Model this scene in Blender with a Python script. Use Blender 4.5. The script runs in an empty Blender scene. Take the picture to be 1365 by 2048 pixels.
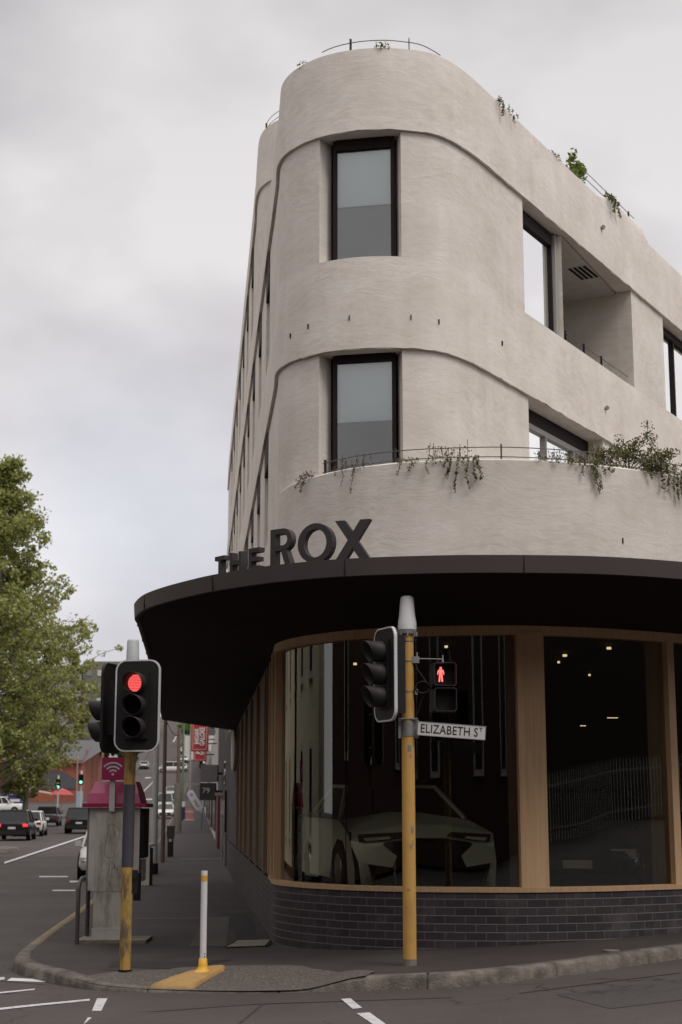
import bpy, bmesh, math, random
from mathutils import Vector, Matrix, Euler, noise
R_ = math.radians
random.seed(7)
sc = bpy.context.scene
COL = sc.collection
# ---------------------------------------------------------------- camera
cam_d = bpy.data.cameras.new('camera'); cam = bpy.data.objects.new('camera', cam_d); COL.objects.link(cam)
cam.location = (0, 0, 1.65); cam.rotation_euler = (R_(90 + 10.883), 0, 0)
cam_d.sensor_fit = 'VERTICAL'; cam_d.sensor_height = 36; cam_d.lens = 54.49
cam_d.clip_start = .1; cam_d.clip_end = 4000
cam_d.dof.use_dof = True; cam_d.dof.focus_distance = 18; cam_d.dof.aperture_fstop = 3.2
sc.camera = cam
# ---------------------------------------------------------------- exposure
sc.view_settings.view_transform = 'Standard'; sc.view_settings.look = 'None'
sc.view_settings.exposure = 0; sc.view_settings.gamma = 1
# ---------------------------------------------------------------- sky: overcast, soft cloud over a Nishita sky
SUN_EL, SUN_AZ = R_(52), R_(140)      # azimuth clockwise from +Y
w = bpy.data.worlds.new('World'); sc.world = w; w.use_nodes = True
nt = w.node_tree; nt.nodes.clear()
def N(nt, t, **k):
    n = nt.nodes.new(t)
    for a, v in k.items(): setattr(n, a, v)
    return n
out = N(nt, 'ShaderNodeOutputWorld'); bg = N(nt, 'ShaderNodeBackground'); bg.inputs[1].default_value = .1
sky = N(nt, 'ShaderNodeTexSky', sky_type='NISHITA', sun_disc=False); sky.sun_elevation = SUN_EL; sky.sun_rotation = SUN_AZ
tc = N(nt, 'ShaderNodeTexCoord'); mp = N(nt, 'ShaderNodeMapping'); mp.inputs['Scale'].default_value = (1.6, 1.6, 2.7)
n1 = N(nt, 'ShaderNodeTexNoise'); n1.inputs['Scale'].default_value = 1.5; n1.inputs['Detail'].default_value = 5; n1.inputs['Roughness'].default_value = .5
cr = N(nt, 'ShaderNodeValToRGB'); cr.color_ramp.elements[0].position = .40; cr.color_ramp.elements[0].color = (5.5, 5.2, 5.4, 1)
cr.color_ramp.elements[1].position = .60; cr.color_ramp.elements[1].color = (8.9, 8.55, 8.6, 1)
sep = N(nt, 'ShaderNodeSeparateXYZ'); mr = N(nt, 'ShaderNodeMapRange'); mr.interpolation_type = 'SMOOTHSTEP'
mr.inputs['From Min'].default_value = .5; mr.inputs['From Max'].default_value = .95; mr.inputs['To Min'].default_value = 1.0; mr.inputs['To Max'].default_value = 2.5
mul = N(nt, 'ShaderNodeVectorMath', operation='SCALE')
# a thin gap where faint blue shows
n2 = N(nt, 'ShaderNodeTexNoise'); n2.inputs['Scale'].default_value = 2.6; n2.inputs['Detail'].default_value = 3
g1 = N(nt, 'ShaderNodeVectorMath', operation='DISTANCE'); g1.inputs[1].default_value = (-.118, .975, .185)
mg = N(nt, 'ShaderNodeMapRange'); mg.inputs['From Min'].default_value = .02; mg.inputs['From Max'].default_value = .14; mg.inputs['To Min'].default_value = .85; mg.inputs['To Max'].default_value = 0
mixb = N(nt, 'ShaderNodeMixRGB'); mixb.inputs[2].default_value = (6.2, 6.9, 8.2, 1)
mx = N(nt, 'ShaderNodeMixRGB'); mx.inputs[0].default_value = .94
L = nt.links.new
L(tc.outputs['Generated'], mp.inputs[0]); L(mp.outputs[0], n1.inputs[0]); L(n1.outputs['Fac'], cr.inputs[0])
L(tc.outputs['Generated'], sep.inputs[0]); L(sep.outputs['Z'], mr.inputs['Value'])
L(tc.outputs['Generated'], n2.inputs[0])
L(tc.outputs['Generated'], g1.inputs[0]); L(g1.outputs['Value'], mg.inputs['Value'])
mm = N(nt, 'ShaderNodeMath', operation='MULTIPLY'); L(mg.outputs[0], mm.inputs[0]); L(n2.outputs['Fac'], mm.inputs[1])
L(mm.outputs[0], mixb.inputs[0]); L(cr.outputs[0], mixb.inputs[1])
me_ = N(nt, 'ShaderNodeMapRange'); me_.inputs['From Min'].default_value = .05; me_.inputs['From Max'].default_value = .48; me_.inputs['To Min'].default_value = 1.13; me_.inputs['To Max'].default_value = .88
L(sep.outputs['Z'], me_.inputs['Value']); m5 = N(nt, 'ShaderNodeMath', operation='MULTIPLY'); L(mr.outputs[0], m5.inputs[0]); L(me_.outputs[0], m5.inputs[1])
mxr = N(nt, 'ShaderNodeMapRange'); mxr.interpolation_type = 'SMOOTHSTEP'; mxr.inputs['From Min'].default_value = .38; mxr.inputs['From Max'].default_value = .75; mxr.inputs['To Min'].default_value = 1; mxr.inputs['To Max'].default_value = 1.55  # sky brightness added toward +X, out of view, lifting glass reflections and right facade
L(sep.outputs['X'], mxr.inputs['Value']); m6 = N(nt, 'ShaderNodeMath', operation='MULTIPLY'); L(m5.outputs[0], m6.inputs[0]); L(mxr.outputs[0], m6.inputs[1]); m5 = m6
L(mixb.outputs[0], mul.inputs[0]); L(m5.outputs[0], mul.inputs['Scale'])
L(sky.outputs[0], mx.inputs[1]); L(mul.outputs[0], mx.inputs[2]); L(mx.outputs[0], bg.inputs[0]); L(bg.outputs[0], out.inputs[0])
# ---------------------------------------------------------------- sun, veiled by the overcast
sl = bpy.data.lights.new('sun', 'SUN'); sl.energy = 1.5; sl.angle = R_(25); sl.color = (1, .95, .88)
so = bpy.data.objects.new('sun', sl); COL.objects.link(so)
d = Vector((math.sin(SUN_AZ) * math.cos(SUN_EL), math.cos(SUN_AZ) * math.cos(SUN_EL), math.sin(SUN_EL)))
so.rotation_euler = d.to_track_quat('Z', 'Y').to_euler(); so.location = d * 60
sc.cycles.max_bounces = 8; sc.cycles.transparent_max_bounces = 12

# ================================================================ materials
def mat(name, color, rough=.7, metal=0, emit=None, estr=1, var=0, vscale=4, bump=0, bscale=30, color2=None, coord='Object', stretch=(1, 1, 1), spec=.5, detail=6, lo=.35, hi=.65):
    m = bpy.data.materials.new(name); m.use_nodes = True; t = m.node_tree; b = t.nodes['Principled BSDF']
    b.inputs['Base Color'].default_value = (*color, 1); b.inputs['Roughness'].default_value = rough; b.inputs['Metallic'].default_value = metal
    b.inputs['Specular IOR Level'].default_value = spec
    if emit: b.inputs['Emission Color'].default_value = (*emit, 1); b.inputs['Emission Strength'].default_value = estr
    if var or color2 or bump:
        tcn = N(t, 'ShaderNodeTexCoord'); mpn = N(t, 'ShaderNodeMapping'); mpn.inputs['Scale'].default_value = stretch
        t.links.new(tcn.outputs[coord], mpn.inputs[0])
    if var or color2:
        nn = N(t, 'ShaderNodeTexNoise'); nn.inputs['Scale'].default_value = vscale; nn.inputs['Detail'].default_value = detail; nn.inputs['Roughness'].default_value = .65
        t.links.new(mpn.outputs[0], nn.inputs[0])
        rr = N(t, 'ShaderNodeValToRGB'); rr.color_ramp.elements[0].position = lo; rr.color_ramp.elements[1].position = hi
        c2 = color2 or tuple(c * (1 - var) for c in color)
        c1 = color if color2 else tuple(min(1, c * (1 + var)) for c in color)
        rr.color_ramp.elements[0].color = (*c2, 1); rr.color_ramp.elements[1].color = (*c1, 1)
        t.links.new(nn.outputs['Fac'], rr.inputs[0]); t.links.new(rr.outputs[0], b.inputs['Base Color'])
    if bump:
        n3 = N(t, 'ShaderNodeTexNoise'); n3.inputs['Scale'].default_value = bscale; n3.inputs['Detail'].default_value = 5
        bp = N(t, 'ShaderNodeBump'); bp.inputs['Strength'].default_value = bump; bp.inputs['Distance'].default_value = .02
        t.links.new(mpn.outputs[0], n3.inputs[0]); t.links.new(n3.outputs['Fac'], bp.inputs['Height']); t.links.new(bp.outputs[0], b.inputs['Normal'])
    return m

def plaster_mat():
    m = bpy.data.materials.new('render_plaster'); m.use_nodes = True; t = m.node_tree; b = t.nodes['Principled BSDF']
    b.inputs['Roughness'].default_value = .9; b.inputs['Specular IOR Level'].default_value = .2
    uv = N(t, 'ShaderNodeUVMap'); uv.uv_map = 'UVMap'
    # broad mottling
    m1 = N(t, 'ShaderNodeMapping'); m1.inputs['Scale'].default_value = (1, 1.3, 1)
    a = N(t, 'ShaderNodeTexNoise'); a.inputs['Scale'].default_value = .9; a.inputs['Detail'].default_value = 9; a.inputs['Roughness'].default_value = .62
    r = N(t, 'ShaderNodeValToRGB'); r.color_ramp.elements[0].position = .32; r.color_ramp.elements[1].position = .68
    r.color_ramp.elements[0].color = (.575, .525, .465, 1); r.color_ramp.elements[1].color = (.70, .65, .595, 1)
    # trowel strokes, warped and drawn out sideways
    wn = N(t, 'ShaderNodeTexNoise'); wn.inputs['Scale'].default_value = 1.1; wn.inputs['Detail'].default_value = 2
    wv = N(t, 'ShaderNodeVectorMath', operation='SCALE'); wv.inputs['Scale'].default_value = .55
    wa = N(t, 'ShaderNodeVectorMath', operation='ADD')
    m2 = N(t, 'ShaderNodeMapping'); m2.inputs['Scale'].default_value = (4.2, 11, 1); m2.inputs['Rotation'].default_value = (0, 0, .2)
    s = N(t, 'ShaderNodeTexNoise'); s.inputs['Scale'].default_value = 1.3; s.inputs['Detail'].default_value = 8; s.inputs['Roughness'].default_value = .68
    m3 = N(t, 'ShaderNodeMapping'); m3.inputs['Scale'].default_value = (5, .5, 1)
    st = N(t, 'ShaderNodeTexNoise'); st.inputs['Scale'].default_value = .8; st.inputs['Detail'].default_value = 3
    lk = t.links.new
    for q in (m1, wn, m3): lk(uv.outputs[0], q.inputs[0])
    lk(wn.outputs['Color'], wv.inputs[0]); lk(uv.outputs[0], wa.inputs[0]); lk(wv.outputs[0], wa.inputs[1]); lk(wa.outputs[0], m2.inputs[0])
    lk(m1.outputs[0], a.inputs[0]); lk(m2.outputs[0], s.inputs[0]); lk(m3.outputs[0], st.inputs[0]); lk(a.outputs['Fac'], r.inputs[0])
    ov = N(t, 'ShaderNodeMixRGB', blend_type='OVERLAY'); ov.inputs[0].default_value = .30
    pm_ = N(t, 'ShaderNodeTexNoise'); pm_.inputs['Scale'].default_value = .8; pm_.inputs['Detail'].default_value = 4; lk(uv.outputs[0], pm_.inputs[0])
    pr_ = N(t, 'ShaderNodeMapRange'); pr_.inputs['From Min'].default_value = .36; pr_.inputs['From Max'].default_value = .66; pr_.inputs['To Min'].default_value = .06; pr_.inputs['To Max'].default_value = .42; lk(pm_.outputs['Fac'], pr_.inputs['Value']); lk(pr_.outputs[0], ov.inputs[0])
    lk(r.outputs[0], ov.inputs[1]); lk(s.outputs['Fac'], ov.inputs[2])
    ov2 = N(t, 'ShaderNodeMixRGB', blend_type='SOFT_LIGHT'); ov2.inputs[0].default_value = .22
    lk(ov.outputs[0], ov2.inputs[1]); lk(st.outputs['Fac'], ov2.inputs[2]); lk(ov2.outputs[0], b.inputs['Base Color'])
    bp = N(t, 'ShaderNodeBump'); bp.inputs['Strength'].default_value = .6; bp.inputs['Distance'].default_value = .012
    lk(s.outputs['Fac'], bp.inputs['Height']); lk(bp.outputs[0], b.inputs['Normal'])
    return m

def brick_mat():
    m = bpy.data.materials.new('glazed_brick'); m.use_nodes = True; t = m.node_tree; b = t.nodes['Principled BSDF']
    uv = N(t, 'ShaderNodeUVMap'); uv.uv_map = 'UVMap'
    br = N(t, 'ShaderNodeTexBrick'); br.inputs['Scale'].default_value = 1; br.inputs['Brick Width'].default_value = .235; br.inputs['Row Height'].default_value = .092
    br.inputs['Mortar Size'].default_value = .006; br.inputs['Mortar Smooth'].default_value = .2; br.inputs['Bias'].default_value = -.2
    br.squash = 1.0; br.offset = .5; br.offset_frequency = 2
    br.inputs['Color1'].default_value = (.022, .016, .021, 1); br.inputs['Color2'].default_value = (.042, .032, .038, 1); br.inputs['Mortar'].default_value = (.10, .085, .08, 1)
    n = N(t, 'ShaderNodeTexNoise'); n.inputs['Scale'].default_value = 1.6; n.inputs['Detail'].default_value = 8; n.inputs['Roughness'].default_value = .75
    r = N(t, 'ShaderNodeValToRGB'); r.color_ramp.elements[0].position = .5; r.color_ramp.elements[1].position = .78
    r.color_ramp.elements[0].color = (0, 0, 0, 1); r.color_ramp.elements[1].color = (.55, .55, .55, 1)
    mxx = N(t, 'ShaderNodeMixRGB'); mxx.inputs[2].default_value = (.15, .135, .13, 1)
    lk = t.links.new
    lk(uv.outputs[0], br.inputs[0]); lk(uv.outputs[0], n.inputs[0]); lk(n.outputs['Fac'], r.inputs[0]); lk(r.outputs[0], mxx.inputs[0])
    sp = N(t, 'ShaderNodeSeparateXYZ'); lk(uv.outputs[0], sp.inputs[0]); md = N(t, 'ShaderNodeMath', operation='MODULO'); md.inputs[1].default_value = .092
    sb = N(t, 'ShaderNodeMath', operation='ADD'); sb.inputs[1].default_value = 9.2 + .005; lk(sp.outputs['Y'], sb.inputs[0]); lk(sb.outputs[0], md.inputs[0])
    lt_ = N(t, 'ShaderNodeMath', operation='LESS_THAN'); lt_.inputs[1].default_value = .0105; lk(md.outputs[0], lt_.inputs[0])
    hm = N(t, 'ShaderNodeMixRGB'); hm.inputs[2].default_value = (.15, .13, .122, 1); lk(lt_.outputs[0], hm.inputs[0]); lk(br.outputs['Color'], hm.inputs[1]); lk(hm.outputs[0], mxx.inputs[1]); lk(mxx.outputs[0], b.inputs['Base Color'])
    inv = N(t, 'ShaderNodeMath', operation='SUBTRACT'); inv.inputs[0].default_value = 1; lk(br.outputs['Fac'], inv.inputs[1])
    bp = N(t, 'ShaderNodeBump'); bp.inputs['Strength'].default_value = .5; bp.inputs['Distance'].default_value = .008; lk(inv.outputs[0], bp.inputs['Height']); lk(bp.outputs[0], b.inputs['Normal'])
    mrr = N(t, 'ShaderNodeMapRange'); mrr.inputs['To Min'].default_value = .62; mrr.inputs['To Max'].default_value = .9; lk(br.outputs['Fac'], mrr.inputs['Value']); lk(mrr.outputs[0], b.inputs['Roughness'])
    return m

def asphalt_mat(name, base, dark, rough=.85, crack=True, sc1=.35):
    m = bpy.data.materials.new(name); m.use_nodes = True; t = m.node_tree; b = t.nodes['Principled BSDF']
    tcn = N(t, 'ShaderNodeTexCoord'); a = N(t, 'ShaderNodeTexNoise'); a.inputs['Scale'].default_value = sc1; a.inputs['Detail'].default_value = 8; a.inputs['Roughness'].default_value = .6
    r = N(t, 'ShaderNodeValToRGB'); r.color_ramp.elements[0].position = .38; r.color_ramp.elements[1].position = .64
    r.color_ramp.elements[0].color = (*dark, 1); r.color_ramp.elements[1].color = (*base, 1)
    f = N(t, 'ShaderNodeTexNoise'); f.inputs['Scale'].default_value = 75; f.inputs['Detail'].default_value = 3
    ov = N(t, 'ShaderNodeMixRGB', blend_type='OVERLAY'); ov.inputs[0].default_value = .8
    lk = t.links.new
    lk(tcn.outputs['Object'], a.inputs[0]); lk(tcn.outputs['Object'], f.inputs[0]); lk(a.outputs['Fac'], r.inputs[0]); lk(r.outputs[0], ov.inputs[1]); lk(f.outputs['Fac'], ov.inputs[2])
    last = ov
    if crack:
        wn = N(t, 'ShaderNodeTexNoise'); wn.inputs['Scale'].default_value = 1.4; wn.inputs['Detail'].default_value = 4
        sc_ = N(t, 'ShaderNodeVectorMath', operation='SCALE'); sc_.inputs['Scale'].default_value = 1.1
        ad = N(t, 'ShaderNodeVectorMath', operation='ADD'); v = N(t, 'ShaderNodeTexVoronoi', feature='DISTANCE_TO_EDGE'); v.inputs['Scale'].default_value = .42
        lt = N(t, 'ShaderNodeMath', operation='LESS_THAN'); lt.inputs[1].default_value = .006
        mk = N(t, 'ShaderNodeTexNoise'); mk.inputs['Scale'].default_value = .6
        gt = N(t, 'ShaderNodeMath', operation='GREATER_THAN'); gt.inputs[1].default_value = .5
        mu = N(t, 'ShaderNodeMath', operation='MULTIPLY'); mu2 = N(t, 'ShaderNodeMath', operation='MULTIPLY'); mu2.inputs[1].default_value = .75
        mc = N(t, 'ShaderNodeMixRGB'); mc.inputs[2].default_value = (.012, .011, .01, 1)
        lk(tcn.outputs['Object'], wn.inputs[0]); lk(wn.outputs['Color'], sc_.inputs[0]); lk(tcn.outputs['Object'], ad.inputs[0]); lk(sc_.outputs[0], ad.inputs[1]); lk(ad.outputs[0], v.inputs[0])
        lk(v.outputs['Distance'], lt.inputs[0]); lk(tcn.outputs['Object'], mk.inputs[0]); lk(mk.outputs['Fac'], gt.inputs[0]); lk(lt.outputs[0], mu.inputs[0]); lk(gt.outputs[0], mu.inputs[1]); lk(mu.outputs[0], mu2.inputs[0])
        lk(mu2.outputs[0], mc.inputs[0]); lk(ov.outputs[0], mc.inputs[1]); last = mc
    lk(last.outputs[0], b.inputs['Base Color']); b.inputs['Roughness'].default_value = rough
    bp = N(t, 'ShaderNodeBump'); bp.inputs['Strength'].default_value = .5; bp.inputs['Distance'].default_value = .01; lk(f.outputs['Fac'], bp.inputs['Height']); lk(bp.outputs[0], b.inputs['Normal'])
    return m

def glass_mat(name, tint=(.6, .6, .55), refl=1.5, base=.03, wav=0):
    m = bpy.data.materials.new(name); m.use_nodes = True; t = m.node_tree; t.nodes.clear()
    o = N(t, 'ShaderNodeOutputMaterial'); mxs = N(t, 'ShaderNodeMixShader'); tr = N(t, 'ShaderNodeBsdfTransparent'); tr.inputs[0].default_value = (*tint, 1)
    gl = N(t, 'ShaderNodeBsdfGlossy'); gl.inputs['Roughness'].default_value = 0; gl.inputs['Color'].default_value = (.93, .95, .93, 1)
    fr = N(t, 'ShaderNodeFresnel'); fr.inputs[0].default_value = 1.5
    mu = N(t, 'ShaderNodeMath', operation='MULTIPLY_ADD', use_clamp=True); mu.inputs[1].default_value = refl; mu.inputs[2].default_value = base
    lk = t.links.new
    if wav:
        tcn = N(t, 'ShaderNodeTexCoord'); nn = N(t, 'ShaderNodeTexNoise'); nn.inputs['Scale'].default_value = 1.2; nn.inputs['Detail'].default_value = 1
        bp = N(t, 'ShaderNodeBump'); bp.inputs['Strength'].default_value = wav; bp.inputs['Distance'].default_value = .02
        lk(tcn.outputs['Object'], nn.inputs[0]); lk(nn.outputs['Fac'], bp.inputs['Height']); lk(bp.outputs[0], gl.inputs['Normal'])
    lk(fr.outputs[0], mu.inputs[0]); lk(mu.outputs[0], mxs.inputs[0]); lk(tr.outputs[0], mxs.inputs[1]); lk(gl.outputs[0], mxs.inputs[2]); lk(mxs.outputs[0], o.inputs[0])
    return m

def leaf_mat(name, c1, c2, trans=.3):
    m = bpy.data.materials.new(name); m.use_nodes = True; t = m.node_tree; b = t.nodes['Principled BSDF']
    g = N(t, 'ShaderNodeNewGeometry'); r = N(t, 'ShaderNodeValToRGB'); r.color_ramp.elements[0].color = (*c1, 1); r.color_ramp.elements[1].color = (*c2, 1)
    t.links.new(g.outputs['Random Per Island'], r.inputs[0]); t.links.new(r.outputs[0], b.inputs['Base Color']); b.inputs['Roughness'].default_value = .6
    tl = N(t, 'ShaderNodeBsdfTranslucent'); t.links.new(r.outputs[0], tl.inputs[0]); ms = N(t, 'ShaderNodeMixShader'); ms.inputs[0].default_value = trans
    o = t.nodes['Material Output']; t.links.new(b.outputs[0], ms.inputs[1]); t.links.new(tl.outputs[0], ms.inputs[2]); t.links.new(ms.outputs[0], o.inputs[0])
    return m

M = {}
M['plaster'] = plaster_mat(); M['brick'] = brick_mat()
M['road'] = asphalt_mat('road_asphalt', (.064, .051, .045), (.043, .034, .030))
M['path'] = asphalt_mat('footpath_asphalt', (.043, .032, .028), (.028, .020, .018), crack=False, sc1=.8)
M['patch'] = asphalt_mat('patched_asphalt', (.017, .012, .0115), (.013, .009, .009), crack=False)
M['seam'] = mat('tar_seam', (.014, .012, .011), .7, color2=(.04, .035, .03), vscale=20)
M['patch2'] = asphalt_mat('road_patch', (.052, .044, .040), (.040, .034, .031))
M['patch_pale'] = asphalt_mat('pale_patch', (.070, .060, .051), (.056, .047, .041), crack=False)
M['kerb'] = mat('kerb_concrete', (.17, .145, .12), .9, color2=(.06, .052, .045), vscale=5, bump=.6, bscale=50)
M['kerb_yellow'] = mat('worn_yellow', (.25, .19, .085), .9, color2=(.13, .11, .08), vscale=6)
M['concrete'] = mat('concrete', (.16, .14, .115), .9, var=.2, vscale=6, bump=.3)
M['agg'] = mat('exposed_aggregate', (.15, .13, .11), .9, color2=(.06, .05, .044), vscale=38, bump=.9, bscale=45, detail=3, lo=.42, hi=.66)
M['wood'] = mat('timber', (.58, .38, .215), .6, color2=(.47, .30, .165), vscale=3, stretch=(9, 9, .35), bump=.1, bscale=9)
M['wood_dark'] = mat('timber_fin', (.36, .21, .105), .6, color2=(.27, .155, .08), vscale=3, stretch=(9, 9, .35))
M['wood_end'] = mat('pale_sill_block', (.30, .24, .18), .8, var=.1)
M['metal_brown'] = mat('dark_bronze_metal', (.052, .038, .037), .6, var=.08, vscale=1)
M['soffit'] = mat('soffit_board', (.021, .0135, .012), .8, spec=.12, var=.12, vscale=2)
M['black'] = mat('black_plastic', (.012, .0095, .010), .55, spec=.35)
M['black_matte'] = mat('matt_black', (.008, .0075, .008), .8, spec=.2)
M['visor'] = mat('visor_plastic', (.026, .021, .022), .6, spec=.35)
M['white'] = mat('white_paint', (.62, .61, .62), .5, var=.06, vscale=12)
M['rim'] = mat('reflective_border', (.55, .54, .55), .5)
M['cap'] = mat('pale_cap_plastic', (.46, .49, .48), .55, var=.05, vscale=8)
M['cap_white'] = mat('white_cap_plastic', (.62, .62, .62), .5, var=.05, vscale=8)
M['frame'] = mat('window_frame_black', (.018, .010, .010), .7, spec=.2)
M['pale_frame'] = mat('pale_frame_metal', (.50, .46, .42), .7)
M['frame_grey'] = mat('window_frame_grey', (.32, .31, .30), .5)
M['glass'] = glass_mat('shop_glass', (.76, .75, .66), 1.35, .035, wav=.03)
M['glass_up'] = glass_mat('upper_glass', (1, 1, 1), 1.0, .17, wav=.05)
M['glass_sky'] = glass_mat('side_glass', (.5, .5, .5), 2, .9)
M['blind'] = mat('roller_blind', (.80, .90, .89), .8)
M['blind_dim'] = mat('grey_lining', (.20, .23, .22), .8)
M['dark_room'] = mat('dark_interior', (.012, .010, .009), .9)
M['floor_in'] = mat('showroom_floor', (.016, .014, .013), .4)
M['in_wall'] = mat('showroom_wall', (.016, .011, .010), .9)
M['lamp'] = mat('lamp_glow', (1, .85, .6), emit=(1, .80, .5), estr=1.0)
M['letter'] = mat('letter_metal', (.030, .023, .022), .6)
M['pinkm'] = mat('magenta_plastic', (.33, .012, .085), .4, var=.1, vscale=3)
M['pink_roof'] = mat('faded_magenta_acrylic', (.42, .06, .15), .3, var=.15, vscale=4)
M['cab'] = mat('dirty_grey_panel', (.56, .52, .45), .7, color2=(.27, .24, .195), vscale=2.4, stretch=(3, 3, .8), lo=.34, hi=.58)
M['cab_clean'] = mat('grey_cabinet', (.54, .51, .46), .6, var=.12, vscale=3)
M['galv'] = mat('galvanised', (.27, .27, .265), .5, metal=.5, var=.12, vscale=6)
M['grey_pole'] = mat('grey_pole', (.40, .42, .39), .6, var=.08)
M['wood_pole'] = mat('weathered_pole', (.13, .088, .06), .9, var=.2, vscale=2, stretch=(8, 8, 1))
M['rail'] = mat('dull_rail', (.11, .095, .09), .55, metal=.3, var=.15)
M['trunk'] = mat('bark', (.14, .12, .09), .95, var=.3, vscale=4, bump=.5, bscale=8)
M['leaf'] = leaf_mat('plane_leaf', (.12, .14, .04), (.46, .47, .15), .5)
M['leaf2'] = leaf_mat('pale_leaf', (.13, .14, .04), (.45, .44, .15), .5)
M['leaf_dark'] = leaf_mat('hill_leaf', (.03, .04, .014), (.09, .11, .03), .2)
M['leaf_bright'] = leaf_mat('bright_leaf', (.10, .16, .03), (.26, .34, .08), .35)
M['leaf_olive'] = leaf_mat('olive_leaf', (.065, .072, .024), (.21, .20, .07), .25)
M['leaf_dry'] = leaf_mat('dry_leaf', (.09, .065, .05), (.23, .175, .13), .15)
M['stem'] = mat('stem', (.05, .035, .025), .9)
M['red_brick'] = mat('red_brick', (.30, .095, .05), .9, color2=(.22, .07, .042), vscale=.5, stretch=(1, 1, 1))
M['roof_grey'] = mat('grey_roof', (.075, .075, .078), .8, var=.1)
M['cream'] = mat('cream_render', (.50, .46, .34), .9, var=.08, vscale=.6)
M['church'] = mat('dark_red_brick', (.05, .020, .016), .9, var=.2, vscale=1)
M['stone'] = mat('pale_stone', (.42, .40, .34), .9, var=.1)
M['bg_wall'] = mat('grey_render', (.22, .20, .18), .9, var=.08)
M['bg_dark'] = mat('dark_render', (.05, .04, .042), .85, var=.1)
M['bg_white'] = mat('white_render', (.48, .46, .43), .9, var=.06)
M['win_dark'] = mat('dark_window', (.018, .018, .019), .2, spec=.35)
M['blue'] = mat('blue_sign', (.02, .035, .22), .5)
M['red'] = mat('red_sign', (.34, .03, .03), .5)
M['red_dark'] = mat('maroon', (.12, .01, .018), .6)
M['white_ink'] = mat('white_letter', (.62, .58, .56), .6)
M['yellow_ink'] = mat('yellow_letter', (.5, .34, .06), .6)
M['black_ink'] = mat('black_letter', (.012, .012, .012), .6)
M['sign_white'] = mat('sign_white', (.52, .50, .50), .5, var=.04)
M['car_white'] = mat('car_white', (.62, .61, .58), .25); M['car_black'] = mat('car_black', (.012, .010, .011), .25, spec=.35)
M['car_grey'] = mat('car_grey', (.09, .09, .095), .25, metal=.4); M['car_silver'] = mat('car_silver', (.36, .38, .35), .3, metal=.5); M['car_red'] = mat('car_red', (.3, .02, .02), .3)
M['tyre'] = mat('tyre', (.012, .012, .012), .9); M['chrome'] = mat('rim_metal', (.3, .3, .3), .3, metal=.8)
M['tail'] = mat('tail_lamp', (.20, .012, .012), .3)
M['head'] = mat('head_lamp', (.5, .5, .48), .2)
M['led_red'] = mat('red_signal_light', (.9, .1, .1), .4, emit=(1, .17, .16), estr=1.05)
M['led_red_dim'] = mat('red_lens', (.35, .005, .01), .3, emit=(.8, .005, .01), estr=.30)
M['led_man'] = mat('red_walker_light', (.9, .1, .1), .4, emit=(1, .17, .15), estr=1.6)
M['led_green'] = mat('green_signal_light', (.3, .9, .7), .4, emit=(.30, 1, .75), estr=.95)
M['hill'] = mat('hillside', (.10, .095, .07), .95, color2=(.055, .065, .03), vscale=.05)
M['ramp_yellow'] = mat('yellow_painted_concrete', (.36, .215, .075), .9, color2=(.24, .155, .06), vscale=9, bump=.5, bscale=30, lo=.25, hi=.5)
M['line'] = mat('road_paint', (.50, .49, .49), .7, color2=(.17, .16, .155), vscale=14, lo=.33, hi=.45)
M['cover'] = mat('pit_cover_concrete', (.22, .19, .145), .9, var=.2, vscale=9)
M['pole_yellow'] = mat('yellow_pole_paint', (.50, .285, .075), .55, color2=(.36, .20, .055), vscale=5, stretch=(1, 1, .5), lo=.25, hi=.5)
M['ply'] = mat('yellow_worn_paint', (.40, .24, .055), .7, color2=(.11, .085, .05), vscale=9, stretch=(1, 1, .35), lo=.4, hi=.55)
M['pole_grey'] = mat('dark_grey_pole_paint', (.048, .047, .056), .5, var=.1)

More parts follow.
